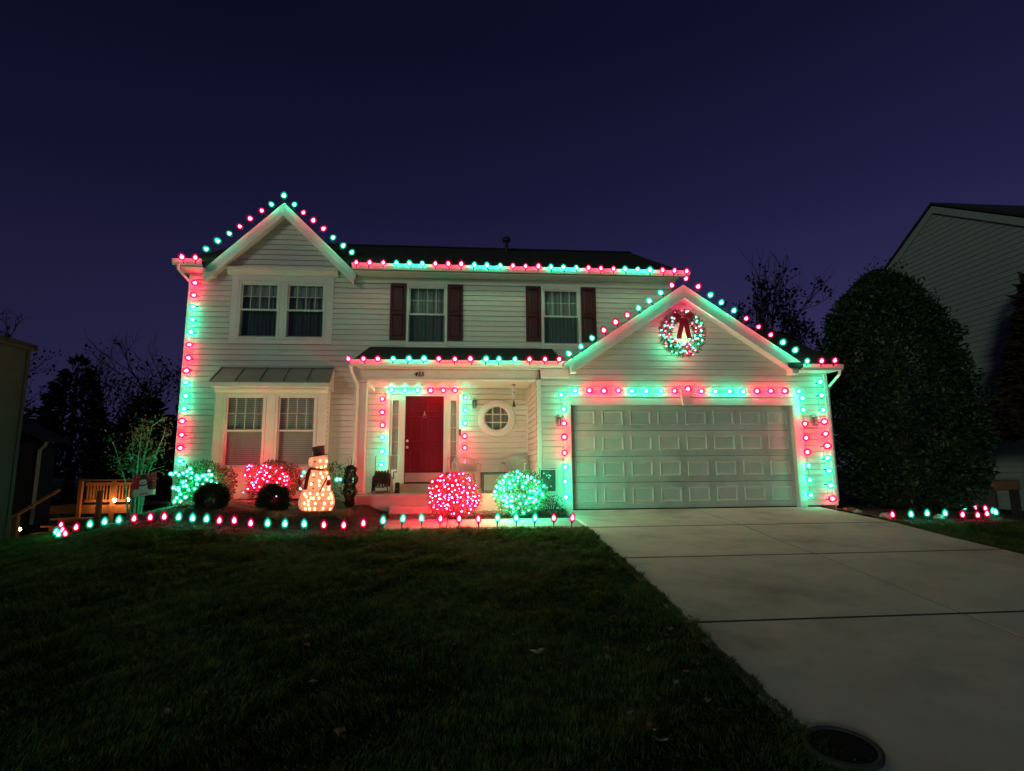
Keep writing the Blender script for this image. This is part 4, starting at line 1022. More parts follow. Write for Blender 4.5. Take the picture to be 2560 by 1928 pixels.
def net(label, items, seed, cords=True, sc=1.0, every=2, power='net', cat='net lights', name='net_lights', labelled=False):
    r = random.Random(seed)
    t = thing(name, label, cat, items[0][:3]); cnt = 0
    for x, y, z, c in items:
        o = bpy.data.objects.new('bulb', small_bulb(c)); COL.objects.link(o)
        o.location = (x, y, z); o.rotation_euler = (r.uniform(0, 3), r.uniform(0, 3), r.uniform(0, 3)); s = sc * r.choice((.65, .9, 1, 1.1, 1.2)); o.scale = (s, s, s)
        adopt(o, t)
        if labelled: o['label'] = LB[c]
        cnt = cnt + 1
        if cnt % every == 0: lamp(t, (x, y - .02, z), c, power)
    if cords:
        b = MB(); left = [Vector(q[:3]) for q in items]; cur = left.pop(0)
        while left:
            j = min(range(len(left)), key=lambda k: (left[k] - cur).length)
            nx_ = left.pop(j)
            if (nx_ - cur).length < .45:
                m = (cur + nx_) / 2; m.y += .02
                b.tube([cur + Vector((0, .02, 0)), m, nx_ + Vector((0, .02, 0))], .0035, 3, cap=False)
            cur = nx_
        b.build('cord', M['cord'], t)
    return t
def more(items, c, r, n, col, seed, back=True):
    """bulbs of the same net on the sides and top that the camera sees edge-on"""
    rr = random.Random(seed); o = []
    while len(o) < n:
        v = Vector((rr.gauss(0, 1), rr.gauss(0, 1), abs(rr.gauss(0, 1)) - .2)).normalized()
        if v.y < -.25: continue
        o.append((c[0] + v.x * r, c[1] + v.y * r, c[2] + v.z * r * .9, col))
    return items + o
shrub('round_shrub', 'clipped round shrub under red net lights before the porch', (-2.42, -.6, .33), .50, .48, .46, 5200, .045, 'boxleaf', 31)
net('net of tiny red lights over the round shrub before the porch', inner(more(NET_RED_BALL, (-2.42, -.6, .33), .5, 14, 'r', 1), (-2.42, -.6, .33), .46, .42, 55, 'r', 5), 41)
shrub('round_shrub', 'clipped round shrub under green net lights beside the garage', (-1.14, -.6, .34), .52, .48, .45, 5200, .045, 'boxleaf', 32)
net('net of tiny green lights over the round shrub beside the garage', inner(more(NET_GREEN_BALL, (-1.14, -.6, .34), .5, 14, 'g', 2), (-1.14, -.6, .34), .46, .42, 25, 'g', 6), 42)
shrub('loose_shrub', 'loose leafy shrub with green lights at the left house corner', (-7.42, .6, .55), .62, .42, .52, 4600, .06, 'boxleaf', 33, noise=.3, lo=.3, droop=.8)
net('tangle of tiny green lights in the shrub at the left house corner', NET_LEFT, 43, sc=1.15)
shrub('loose_shrub', 'loose leafy shrub with red lights under the downstairs window', (-6.2, .8, .62), .54, .36, .47, 4600, .055, 'boxleaf', 34, noise=.25, lo=.45, droop=.8)
net('tangle of tiny red lights in the shrub under the downstairs window', inner(NET_RED_BUSH, (-6.25, .78, .62), .38, .36, 42, 'r', 7), 44)
shrub('loose_shrub', 'small green shrub growing behind the lit snowman', (-4.98, .32, .58), .48, .26, .48, 1500, .055, 'boxleaf', 35, noise=.3, lo=.3, droop=.8)
net('few tiny green lights in the shrub behind the snowman', NET_BEHIND, 45, sc=1.25)
def spiky(label, c, r, n, seed):
    base = gz(c[0], c[1])
    t = thing('dwarf_juniper', label, 'shrub', (c[0], c[1], base), group='dark round junipers in the mulch bed')
    p, u = blob_points(n, seed, .35, .22)
    P = np.array(c) + p * np.array([r, r, r * .95]); ok = P[:, 2] > base
    np_obj('foliage', leaf_cloud(P[ok], u[ok] + np.array([0, 0, .15]), .085, .13, seed, .28), 4, M['juniper'], t)
    b = MB()
    for k in range(5):
        a = k * 1.26; b.tube([(c[0], c[1], base - .03), (c[0] + r * .5 * math.cos(a), c[1] + r * .5 * math.sin(a), c[2])], [.018, .006], 4)
    b.build('stem', M['bark'], t)
spiky('larger dark round juniper below the green lit corner shrub', (-6.77, -.85, .35), .265, 8500, 51)
spiky('smaller dark round juniper below the red lit window shrub', (-5.68, -.8, .33), .235, 8000, 52)
# dark narrow shrub by the porch column
def column_shrub():
    c = (-4.40, -.42); base = gz(*c)
    t = thing('columnar_shrub', 'narrow dark upright shrub standing beside the porch column', 'shrub', (c[0], c[1], base))
    rs = np.random.RandomState(5); n = 4200
    h = rs.rand(n); a = rs.rand(n) * 6.283
    w = .115 * np.interp(h, [0, .08, .3, .75, .93, 1], [.35, .6, .85, 1, .75, .25]) * (1 + .25 * np.sin(h * 21 + a * 2))
    r = w * (.4 + .6 * np.sqrt(rs.rand(n)))
    P = np.stack([c[0] + r * np.cos(a), c[1] + r * np.sin(a), base + .03 + h * .78], 1)
    d = np.stack([np.cos(a), np.sin(a), .9 + 0 * a], 1)
    np_obj('foliage', leaf_cloud(P, d, .035, .45, 6, .5), 4, M['juniper'], t)
    b = MB(); b.tube([(c[0], c[1], base - .05), (c[0] + .01, c[1], base + .4), (c[0], c[1], base + .8)], [.022, .015, .005], 5)
    for k in range(4): b.tube([(c[0], c[1], base + .5), (c[0] + .06 * math.cos(k * 1.7), c[1] + .06 * math.sin(k * 1.7), base + .90 + .03 * k)], [.008, .003], 4)
    b.build('trunk', M['bark'], t)
column_shrub()
def tuft(label, x, y, h, n, seed, spread=.35):
    base = gz(x, y)
    t = thing('grass_clump', label, 'grass clump', (x, y, base), group='dry grass clumps in the mulch bed')
    r = random.Random(seed); vs = []; b = MB()
    for _ in range(n):
        a = r.uniform(0, 6.283); L_ = h * r.uniform(.6, 1.2); w = r.uniform(.003, .006); sp = spread * r.uniform(.3, 1.2)
        d = Vector((math.cos(a), math.sin(a), 0)); s = Vector((-d.y, d.x, 0)) * w
        p0 = Vector((x, y, base)) + d * r.uniform(0, .05); p1 = p0 + d * sp * .35 + Vector((0, 0, L_ * .75)); p2 = p0 + d * sp + Vector((0, 0, L_ * r.uniform(.35, .9)))
        b.add([p0 - s, p0 + s, p1 + s * .8, p1 - s * .8, p2], [(0, 1, 2, 3), (3, 2, 4)])
    b.build('blades', M['strawgrass'], t)
tuft('dry tan grass clump in front of the smaller juniper', -5.35, -1.55, .17, 260, 61, .42)
tuft('dry tan grass clump below the columnar shrub', -4.30, -1.5, .20, 320, 62, .36)
tuft('low tan grass clump left of the lit snowman', -5.85, -1.25, .12, 160, 63, .36)
tuft('low green tinged grass clump at the foot of the corner shrub', -7.35, -.55, .14, 260, 64, .45)

# ---------------------------------------------------------------- wire snowman
sx, sy = -4.94, -.72; sz = gz(sx, sy)
snow = thing('light_up_snowman', 'light up wire snowman with top hat and dark red scarf', 'snowman', (sx, sy, sz))
SP = [(.255, .0), (.295, .06), (.322, .13), (.325, .20), (.30, .29), (.262, .365), (.238, .42), (.243, .50), (.228, .60), (.19, .70), (.135, .765), (.12, .79), (.155, .83), (.176, .89), (.172, .95), (.14, 1.01), (.09, 1.045), (.02, 1.055)]
b = MB(); b.lathe(SP, n=26)
b.v = [(x, y * .72, z) for x, y, z in b.v]
b.v = [(x * (1 + .012 * math.sin(z * 60)), y, z) for x, y, z in b.v]
body = b.build('body', M['fabric'], snow, True, world=False)
fr = MB()
for r_, z_ in SP[1:16:2]:
    fr.tube([(r_ * 1.012 * math.cos(a), r_ * .735 * math.sin(a), z_) for a in np.linspace(0, 6.2832, 25)], .0035, 4, cap=False)
for a in np.linspace(0, 6.2832, 11)[:-1]:
    fr.tube([(r_ * 1.012 * math.cos(a), r_ * .735 * math.sin(a), z_) for r_, z_ in SP], .003, 4)
fr.build('wire_frame', M['chair'], snow, world=False)
def srad(z): return float(np.interp(z, [q[1] for q in SP], [q[0] for q in SP]))
small_bulb('w')
for (x, z) in SNOW_BULBS:
    # points measured on a plane through the front of the figure
    lx, lz = x - sx + .0, z - .16 + .02
    lz = max(.03, min(1.03, lz)); r_ = srad(lz); lx = max(-r_ * .93, min(r_ * .93, lx))
    ly = -.72 * math.sqrt(max(0, r_ * r_ - lx * lx)) - .012
    o = bpy.data.objects.new('bulb', NM['w']); COL.objects.link(o); o.parent = snow; o.location = (lx, ly, lz); o.scale = (1.35, 1.35, 1.35)
for z_ in (.10, .22, .36, .52, .68, .92):
    for s_ in (-1, 1): lamp(snow, (s_ * srad(z_) * .45, -.02, z_), 'w', 'snow', False)
hat = MB()
hat.lathe([(.165, .0), (.17, .01), (.105, .018), (.10, .03), (.118, .17), (.12, .18), (.02, .185)], n=18)
ht = hat.build('hat', M['hat'], snow, True, world=False); ht.location = (.01, 0, 1.02); ht.rotation_euler = (R(4), R(-9), 0)
hb2 = MB(); hb2.lathe([(.106, .032), (.109, .032), (.112, .062), (.108, .062)], n=18)
q = hb2.build('hat_band', M['scarf'], ht, True, world=False)
sc_ = MB()
sc_.tube([(.142 * math.cos(a), .108 * math.sin(a), .775 + .012 * math.sin(a * 2)) for a in np.linspace(0, 6.2832, 21)], .026, 6, cap=False)
n = 12
for k in range(n):
    z0, z1 = .775 - .37 * k / n, .775 - .37 * (k + 1) / n
    yo = lambda z: -.72 * srad(z) * .86 - .035
    x0, x1 = -.125 - .004 * k, -.125 - .004 * (k + 1)
    sc_.add([(x0 - .033, yo(z0), z0), (x0 + .033, yo(z0), z0), (x1 + .033, yo(z1), z1), (x1 - .033, yo(z1), z1),
             (x0 - .033, yo(z0) + .012, z0), (x0 + .033, yo(z0) + .012, z0), (x1 + .033, yo(z1) + .012, z1), (x1 - .033, yo(z1) + .012, z1)],
            [(0, 1, 2, 3), (4, 7, 6, 5), (0, 3, 7, 4), (1, 5, 6, 2)])
sc_.build('scarf', M['scarf'], snow, world=False)
ar = MB()
ar.tube([(.20, -.12, .62), (.155, -.20, .50), (.10, -.235, .36)], [.012, .010, .008], 5)
ar.tube([(.205, -.10, .66), (.245, -.06, .74), (.27, -.04, .86)], [.009, .006, .003], 5); ar.tube([(.245, -.06, .74), (.31, -.05, .80)], [.005, .003], 4)
ar.build('twig_arm', M['bark_dark'], snow, world=False)
ar = MB(); ar.tube([(-.21, -.06, .62), (-.27, -.08, .55), (-.36, -.08, .48)], [.010, .007, .004], 5); ar.tube([(-.27, -.08, .55), (-.34, -.08, .60)], [.006, .003], 4)
ar.build('twig_arm', M['bark_dark'], snow, world=False)
mt = MB(); mt.lathe([(.0, -.06), (.035, -.04), (.042, .0), (.03, .045), (.0, .06)], (.225, -.11, .52), 10); mt.build('mitten', M['scarf'], snow, True, world=False)
mt = MB(); mt.lathe([(.0, -.05), (.03, -.03), (.036, .0), (.026, .04), (.0, .05)], (-.30, -.09, .53), 10); mt.build('mitten', M['scarf'], snow, True, world=False)
ns = MB(); ns.lathe([(.018, .0), (.002, .075)], n=8); o = ns.build('nose', M['clay'], snow, world=False); o.location = (-.03, -.135, .915); o.rotation_euler = (R(105), 0, 0)
for z_ in (.63, .53, .43):
    bt = MB(); bt.lathe([(.0, -.012), (.014, -.006), (.014, .004), (.0, .008)], (-.03, -.72 * srad(z_) - .012, z_), 8, axis='y'); bt.build('button', M['black'], snow, world=False)

# ---------------------------------------------------------------- wreath on the garage gable
wr = thing('wreath', 'evergreen wreath with large dark red bow on the garage gable', 'wreath', (2.47, -.05, 3.72))
rs = np.random.RandomState(77); n = 5200
a = rs.rand(n) * 6.283; ph = rs.rand(n) * 6.283; q = .115 * np.sqrt(rs.rand(n))
rr_ = .385 + q * np.cos(ph)
P = np.stack([2.47 + rr_ * np.cos(a), -.115 + q * np.sin(ph) * .75, 3.72 + rr_ * np.sin(a)], 1)
d = np.stack([np.cos(a) * np.cos(ph) - .6 * np.sin(a), np.sin(ph), np.sin(a) * np.cos(ph) + .6 * np.cos(a)], 1)
np_obj('boughs', leaf_cloud(P, d, .075, .13, 78, .45), 4, M['needle'], wr)
b = MB(); b.tube([(2.47 + .385 * math.cos(t), -.10, 3.72 + .385 * math.sin(t)) for t in np.linspace(0, 6.2832, 33)], .02, 6, cap=False); b.build('ring', M['bark_dark'], wr)
bw = MB(); bx, bz, by = 2.45, 4.06, -.24
for s in (-1, 1):
    lp = [(bx, by, bz)] + [(bx + s * (.045 + .15 * math.sin(t)), by - .03 * math.sin(t), bz + .02 + .095 * math.cos(t * 1.05) * math.sin(t)) for t in np.linspace(.2, 2.9, 9)]
    m = len(lp)
    bw.add([(p[0], p[1] - .0, p[2]) for p in lp] + [(p[0] - s * .012, p[1] + .075, p[2]) for p in lp], [(k, k + 1, m + k + 1, m + k) for k in range(m - 1)])
    # filled face of the loop
    bw.add([(bx, by - .004, bz)] + [(bx + s * .20, by - .02, bz + .085), (bx + s * .225, by - .035, bz + .01), (bx + s * .19, by - .02, bz - .065)], [(0, 1, 2), (0, 2, 3)])
    # tail
    t0 = [(bx + s * (.02 + .10 * k / 6), by - .01 - .02 * math.sin(k), bz - .05 - .075 * k) for k in range(7)]
    w_ = .052
    for k in range(6):
        p, q_ = t0[k], t0[k + 1]
        bw.add([(p[0] - w_, p[1], p[2]), (p[0] + w_, p[1] - .015, p[2]), (q_[0] + w_, q_[1] - .015, q_[2]), (q_[0] - w_, q_[1], q_[2])], [(0, 1, 2, 3)])
bw.lathe([(.0, -.045), (.035, -.03), (.042, 0), (.035, .03), (.0, .045)], (bx, by - .02, bz), 8)
bw.build('bow', M['ribbon'], wr, True)
net('tiny red and green lights wound around the gable wreath', WREATH_BULBS, 79, sc=.72, cat='string lights', name='wreath_lights', labelled=True, every=2, power='wreath')

# ---------------------------------------------------------------- wall lanterns
def lantern(label, x, z, ywall):
    t = thing('wall_lantern', label, 'wall lantern', (x, ywall, z), group='wall lanterns beside the doors')
    b = MB(); b.box(-.05, .05, -.02, 0, -.08, .10); b.tube([(0, -.01, .08), (0, -.06, .12), (0, -.10, .10)], .009, 5); b.build('bracket', M['steel'], t, world=False)
    c = MB()
    for sx_ in (-.055, .055):
        for sy_ in (-.155, -.045): c.tube([(sx_ * .75, sy_ * .9 - .005, -.12), (sx_, sy_, .05)], .005, 4)
    c.box(-.046, .046, -.148, -.052, -.132, -.12)
    c.lathe([(.085, .05), (.03, .10), (.0, .125)], (0, -.10, 0), 4)
    c.build('cage', M['steel'], t, world=False)
    g = MB(); g.box(-.04, .04, -.14, -.06, -.118, .048); g.build('lantern_glass', M['glass'], t, world=False)
    cd = MB(); cd.lathe([(.012, -.118), (.012, -.03), (.008, -.03), (.016, .0), (.004, .03)], (0, -.10, 0), 8); cd.build('lamp', M['paper'], t, world=False)
lantern('unlit lantern on the porch wall between red door and round window', -1.985, 2.39, YW - .018)
lantern('unlit lantern on the siding left of the garage door', -.275, 1.84, -.02)
lantern('unlit lantern on the siding right of the garage door', 5.33, 1.85, -.02)

# ---------------------------------------------------------------- porch things
FZ = .361
def chair(label, x, y, rz):
    t = thing('garden_chair', label, 'chair', (x, y, FZ), rz, group='white resin chairs on the porch')
    s = MB(); s.prism([(-.25, -.25), (.25, -.25), (.23, .22), (-.23, .22)], .40, .425, 'z'); bevel(s.build('seat', M['chair'], t, world=False), .01)
    for sx_, sy_ in ((-.22, -.22), (.22, -.22), (-.21, .22), (.21, .22)):
        l = MB(); l.tube([(sx_, sy_, .40), (sx_ * 1.12, sy_ * 1.12, 0)], [.026, .02], 6); l.build('leg', M['chair'], t, world=False)
    bk = MB(); arc = [(-.26, .22, .42), (-.275, .26, .62), (-.22, .29, .71), (-.10, .30, .755), (0, .305, .762), (.10, .30, .755), (.22, .29, .71), (.275, .26, .62), (.26, .22, .42)]
    bk.tube(arc, .018, 6); bk.build('back_frame', M['chair'], t, world=False)
    ms = MB()
    for k in range(-6, 7):
        x_ = k * .036; zt = .755 - .9 * x_ * x_ * (1 if abs(k) < 5 else 1.3); ms.box(x_ - .012, x_ + .012, .268, .278, .43, zt)
    for z_ in (.48, .54, .60, .66): ms.box(-.25, .25, .279, .287, z_ - .009, z_ + .009)
    ms.build('back_lattice', M['chair'], t, world=False)
    for s_ in (-1, 1):
        am = MB(); am.tube([(s_ * .255, .23, .62), (s_ * .285, .0, .63), (s_ * .28, -.22, .60), (s_ * .25, -.24, .41)], [.016, .022, .02, .016], 6); am.build('armrest', M['chair'], t, world=False)
chair('white resin garden chair with arched back behind the red shrub', -2.16, 1.15, R(12))
chair('white resin garden chair with arched back behind the green shrub', -1.10, 1.12, R(-14))
tb = thing('side_table', 'low black side table between the two white chairs', 'table', (-1.58, .62, FZ))
bevel(MB().box(-.29, .29, -.2, .2, .37, .42).build('table_top', M['black'], tb, world=False), .012)
for sx_ in (-.255, .255):
    for sy_ in (-.165, .165):
        bevel(MB().box(sx_ - .03, sx_ + .03, sy_ - .03, sy_ + .03, 0, .37).build('leg', M['black'], tb, world=False), .008)
hr = thing('hose_reel', 'garden hose reel with dark green hose beside the front door', 'hose reel', (-3.95, .75, FZ))
fr = MB(); fr.tube([(-.16, .06, .02), (-.16, .05, .78), (.16, .05, .78), (.16, .06, .02)], .013, 6); fr.build('handle_frame', M['reel'], hr, world=False)
for s_ in (-1, 1):
    sd = MB(); sd.prism([(-.20, 0), (.20, 0), (.17, .05), (.07, .36), (-.07, .36), (-.17, .05)], s_ * .19 - .012, s_ * .19 + .012, 'x'); bevel(sd.build('side_panel', M['reel'] if s_ > 0 else M['black'], hr, world=False), .01)
dr = MB(); dr.lathe([(.10, -.17), (.10, .17)], (0, 0, .30), 16, axis='x'); dr.build('drum', M['black'], hr, True, world=False)
ho = MB(); pts = []
for k in range(0, 240):
    a = k * .42; lay = k // 80; xx = -.155 + .31 * ((k % 80) / 79) if lay % 2 == 0 else .155 - .31 * ((k % 80) / 79)
    rr_ = .115 + .028 * lay + .02 * math.sin(k * .37); pts.append((xx, rr_ * math.cos(a), .30 + rr_ * math.sin(a)))
pts += [(.12, -.18, .2), (.14, -.22, .05), (.05, -.27, .02), (-.10, -.28, .018)]
ho.tube(pts, .013, 6); ho.build('hose', M['hose'], hr, True, world=False)
ck = MB(); ck.tube([(.20, 0, .30), (.235, 0, .30), (.235, -.02, .44), (.30, -.02, .44)], [.012, .012, .012, .014], 6); ck.build('crank', M['black'], hr, world=False)
bs = MB(); bs.box(-.21, .21, -.20, -.16, 0, .05); bs.box(-.21, .21, .16, .20, 0, .05); bs.build('base_rail', M['reel'], hr, world=False)
bt = thing('black_boot', 'small dark boot tray item standing right of the hose reel', 'boot', (-3.63, .72, FZ)); bt['label'] = 'dark rubber boot standing right of the hose reel'
o = MB().prism([(-.13, 0), (.06, 0), (.06, .22), (-.045, .22), (-.05, .10), (-.13, .07)], -.045, .045, 'x').build('boot_shell', M['black'], bt, world=False); bevel(o, .02, 2)
MB().prism([(-.135, 0), (.065, 0), (.065, .018), (-.135, .018)], -.05, .05, 'x').build('sole', M['bark_dark'], bt, world=False)
# wind chime under the porch ceiling
wc = thing('wind_chime', 'pale tube wind chime hanging from the porch ceiling', 'wind chime', (-1.155, .45, 2.74))
st = MB(); st.tube([(0, 0, 0), (0, 0, -.10)], .003, 4); st.tube([(0, 0, -.10), (0, 0, -.48)], .002, 4); st.build('cord', M['cord'], wc, world=False)
MB().lathe([(.045, -.10), (.045, -.085)], n=12).build('top_disc', M['copper'], wc, world=False)
for k in range(5):
    a = k * 1.2566 + .3; L_ = .20 + .035 * k
    tb_ = MB(); tb_.tube([(.038 * math.cos(a), .038 * math.sin(a), -.115), (.038 * math.cos(a), .038 * math.sin(a), -.115 - L_)], .008, 6); tb_.build('chime_tube', M['paper'], wc, world=False)
MB().lathe([(.022, -.26), (.022, -.245)], n=10).build('clapper', M['copper'], wc, world=False)
MB().prism([(-.036, -.57), (.036, -.57), (.010, -.43), (-.010, -.43)], -.006, .006).build('sail', M['copper'], wc, world=False)
# window candles in the right hand side light
for i, (x, lab) in enumerate(((-2.585, 'left one of two white candles at the foot of the right sidelight'), (-2.425, 'right one of two white candles at the foot of the right sidelight'))):
    t = thing('window_candle', lab, 'candle', (x, 1.55, .529), group='white candles by the right sidelight')
    MB().lathe([(.05, .0), (.052, .10), (.045, .24), (.03, .25)], n=10).build('candle_holder', M['black'], t, True, world=False)
    MB().lathe([(.024, .25), (.024, .55 - .2 * i)], n=10).build('candle', M['paper'], t, True, world=False)
    MB().lathe([(.008, .55 - .2 * i), (.012, .575 - .2 * i), (.002, .61 - .2 * i)], n=8).build('flame_tip', M['clay'], t, True, world=False)

# ---------------------------------------------------------------- garden flags
def garden_flag(label, x, y, z0, w, h, rz, cloth, seed, tilt=0):
    base = gz(x, y)
    t = thing('garden_flag', label, 'garden flag', (x, y, base), rz, group=None)
    s = MB(); s.tube([(-w * .56, 0, -.2), (-w * .56, 0, z0 + h + .03 - base), (w * .55, 0, z0 + h + .03 - base + tilt * w)], .007, 5); s.build('stand', M['iron'], t, world=False)
    c = MB(); n = 12
    wv = lambda u, v: .018 * math.sin(u * 5 + seed) * (1 - v) + .01 * math.sin(v * 4 + seed)
    b0 = z0 - base
    for j in range(n + 1):
        for i in range(n + 1):
            u, v = i / n, j / n
            c.v.append(((u - .5) * w, wv(u, v), b0 + v * h + tilt * u * w))
    for j in range(n):
        for i in range(n):
            c.f.append((j * (n + 1) + i, j * (n + 1) + i + 1, (j + 1) * (n + 1) + i + 1, (j + 1) * (n + 1) + i)); c.m.append(cloth(i / n, j / n))
    return t, c, wv, b0
fx, fy = -8.38, .05
t, c, wv, b0 = garden_flag('garden flag with a printed snowman on red, by the corner tree', fx, fy, .36, .42, .42, R(0), lambda u, v: 1 if v < .28 + .06 * math.sin(u * 5) else 0, .5, .13)
c.build('cloth', [M['flag_red'], M['flag_green']], t, world=False)
def print_disc(parent, u, v, ru, rv, m, w=.42, h=.42, name='print', n=14, up=0):
    b = MB(); pts = []
    for k in range(n):
        a = k * 6.2832 / n; uu, vv = u + ru * math.cos(a), v + rv * math.sin(a)
        pts.append(((uu - .5) * w, wv(uu, vv) - .004 - up, b0 + vv * h + .13 * uu * w))
    b.add(pts, [tuple(range(n))]); return b.build(name, m, parent, world=False)
print_disc(t, .46, .34, .24, .20, M['flag_green']); print_disc(t, .42, .62, .17, .14, M['flag_green'], up=.001)
print_disc(t, .42, .78, .22, .035, M['flag_dark'], up=.002); print_disc(t, .43, .86, .13, .09, M['flag_dark'], up=.003)
print_disc(t, .74, .46, .12, .20, M['flag_dark'], up=.002); print_disc(t, .43, .49, .17, .035, M['flag_dark'], up=.003); print_disc(t, .36, .63, .02, .02, M['black'], up=.003); print_disc(t, .48, .63, .02, .02, M['black'], up=.003)
print_disc(t, .42, .59, .05, .015, M['clay'], up=.003)
for k, (u, v) in enumerate(((.66, .88), (.8, .92), (.88, .78), (.72, .78), (.9, .64), (.14, .9))): print_disc(t, u, v, .028, .024, M['paper'], up=.002, n=8)
for u in (.34, .48, .62): print_disc(t, u, .10, .055, .035, M['flag_red'], up=.002, n=8)
t, c, wv, b0 = garden_flag('dark garden flag in front of the siding left of the garage', -.56, -.38, .40, .30, .42, R(0), lambda u, v: 1 if (int(u * 6) + int(v * 8)) % 3 == 0 else 0, 2.0, 0)
c.build('cloth', [M['flag_dark'], M['flag_wine']], t, world=False)
rs_ = random.Random(9)
for k in range(16):
    u, v = rs_.uniform(.1, .9), rs_.uniform(.1, .95)
    b = MB(); pts = [((u - .5) * .30 + .014 * math.cos(q), wv(u, v) - .004, b0 + v * .42 + .016 * math.sin(q)) for q in np.linspace(0, 6.2832, 7)[:-1]]
    b.add(pts, [tuple(range(6))]); b.build('print', M['paper'] if k % 3 else M['flag_red'], t, world=False)
shrub('leafy_plant', 'small leafy plant below the dark flag beside the garage corner', (-.50, -.28, .10), .24, .16, .22, 420, .05, 'boxleaf', 36, noise=.3, lo=.2, droop=.8, cat='plant')
shrub('leafy_plant', 'low ground plant at the driveway corner beside the garage', (-.42, -.55, -.05), .22, .16, .10, 320, .04, 'boxleaf', 37, noise=.3, lo=.2, droop=.8, cat='plant')

# ---------------------------------------------------------------- holly and other trees
def holly():
    bx_, by_ = 8.10, .85; base = gz(bx_, by_)
    t = thing('holly_tree', 'big dense dark holly tree standing at the right garage corner', 'tree', (bx_, by_, base))
    rs = np.random.RandomState(90); n = 34000
    h = rs.rand(n) ** .95
    H = 5.62
    lo = .90 * np.interp(h, [0, .06, .18, .40, .58, .72, .86, .95, 1], [1.0, 1.42, 1.70, 1.82, 1.68, 1.46, 1.10, .62, .14])
    a = rs.rand(n) * 6.2832
    bump = 1 + .07 * np.sin(a * 4 + 5 * np.sin(h * 7 + 1)) + .05 * np.sin(a * 7 + 4 * np.sin(h * 13)) + .06 * np.sin(h * 37 + 3 * np.sin(a * 4)) + .055 * np.sin(a * 5 + h * 9) + .05 * np.sin(a * 11 - h * 17) + .05 * np.sin(a * 3 + h * 31) + .03 * np.sin(a * 23 + h * 47)
    r = lo * bump * (.66 + .36 * rs.rand(n) ** .6)
    lean = np.interp(h, [0, .25, .6, 1], [.20, .10, -.10, -.16])
    P = np.stack([bx_ + lean + r * np.cos(a) * 1.02, by_ + r * np.sin(a) * .82, base + .10 + h * H], 1)
    d = np.stack([np.cos(a), np.sin(a), .25 + .9 * (h > .85)], 1)
    v = leaf_cloud(P, d, .125, .50, 91, .85)
    # loose shoots on the crown
    k = 2600; a2 = rs.rand(k) * 6.2832; h2 = rs.rand(k); cl = rs.randint(0, 90, k)
    ca = cl * 2.399; ch = np.interp(cl / 90, [0, 1], [.06, 1.03]); cr2 = np.interp(ch, [.06, .18, .4, .58, .72, .86, .95, 1.05], [1.35, 1.6, 1.72, 1.58, 1.38, 1.04, .56, .2]) * (1.02 + .12 * np.sin(cl * 5.3))
    Q = np.stack([bx_ - .1 + cr2 * np.cos(ca) + rs.normal(0, .10, k), by_ + cr2 * .82 * np.sin(ca) + rs.normal(0, .10, k), base + ch * H + h2 * .36], 1)
    d2 = np.stack([np.cos(a2), np.sin(a2), 1.0 + 0 * a2], 1)
    v = np.concatenate([v, leaf_cloud(Q, d2, .09, .45, 92, .5)])
    np_obj('crown', v, 4, M['holly'], t)
    b = MB(); b.tube([(bx_, by_, base - .1), (bx_ + .03, by_, base + 1.5), (bx_ - .05, by_, base + 3.4), (bx_ - .1, by_, base + 5.3)], [.13, .11, .07, .02], 8)
    r_ = random.Random(3)
    for k in range(26):
        z = base + .35 + k * .18; aa = k * 2.4; L_ = 1.2 * (1 - k / 34)
        b.tube([(bx_, by_, z), (bx_ + L_ * .5 * math.cos(aa), by_ + L_ * .4 * math.sin(aa), z + .12), (bx_ + L_ * math.cos(aa), by_ + L_ * .8 * math.sin(aa), z + .35)], [.03, .02, .006], 4)
    b.build('trunk', M['bark'], t)
holly()
def conifer(label, x, y, h, r, n, seed, mk='conifer', size=.62, z0=.06, group='dark conifers behind the houses', name='conifer_tree', tiers=11):
    base = gz(x, y)
    t = thing(name, label, 'tree', (x, y, base), group=group)
    rs = np.random.RandomState(seed)
    q = rs.rand(n); hh = 1 - np.sqrt(q) * (1 - z0)
    tier = .5 + .5 * np.abs(((hh * tiers) % 1) - .0)
    a = rs.rand(n) * 6.2832
    rad = r * (1 - hh) ** .85 * (1.18 - .35 * ((hh * tiers) % 1)) * (1 + .13 * np.sin(a * 7 + hh * 30) + .1 * np.sin(a * 3 + hh * 13)) * (.45 + .55 * rs.rand(n) ** .5)
    P = np.stack([x + rad * np.cos(a), y + rad * np.sin(a), base + hh * h - .05 * rad], 1)
    d = np.stack([np.cos(a), np.sin(a), -.15 + 0 * a], 1); d[hh > .95, 2] = 1.5
    np_obj('crown', leaf_cloud(P, d, size, .34, seed + 1, .35), 4, M[mk], t)
    b = MB(); b.tube([(x, y, base - .2), (x, y, base + h * .6), (x, y, base + h * 1.0)], [.05 * r + .06, .03 * r + .03, .01], 6); b.build('trunk', M['bark_dark'], t)
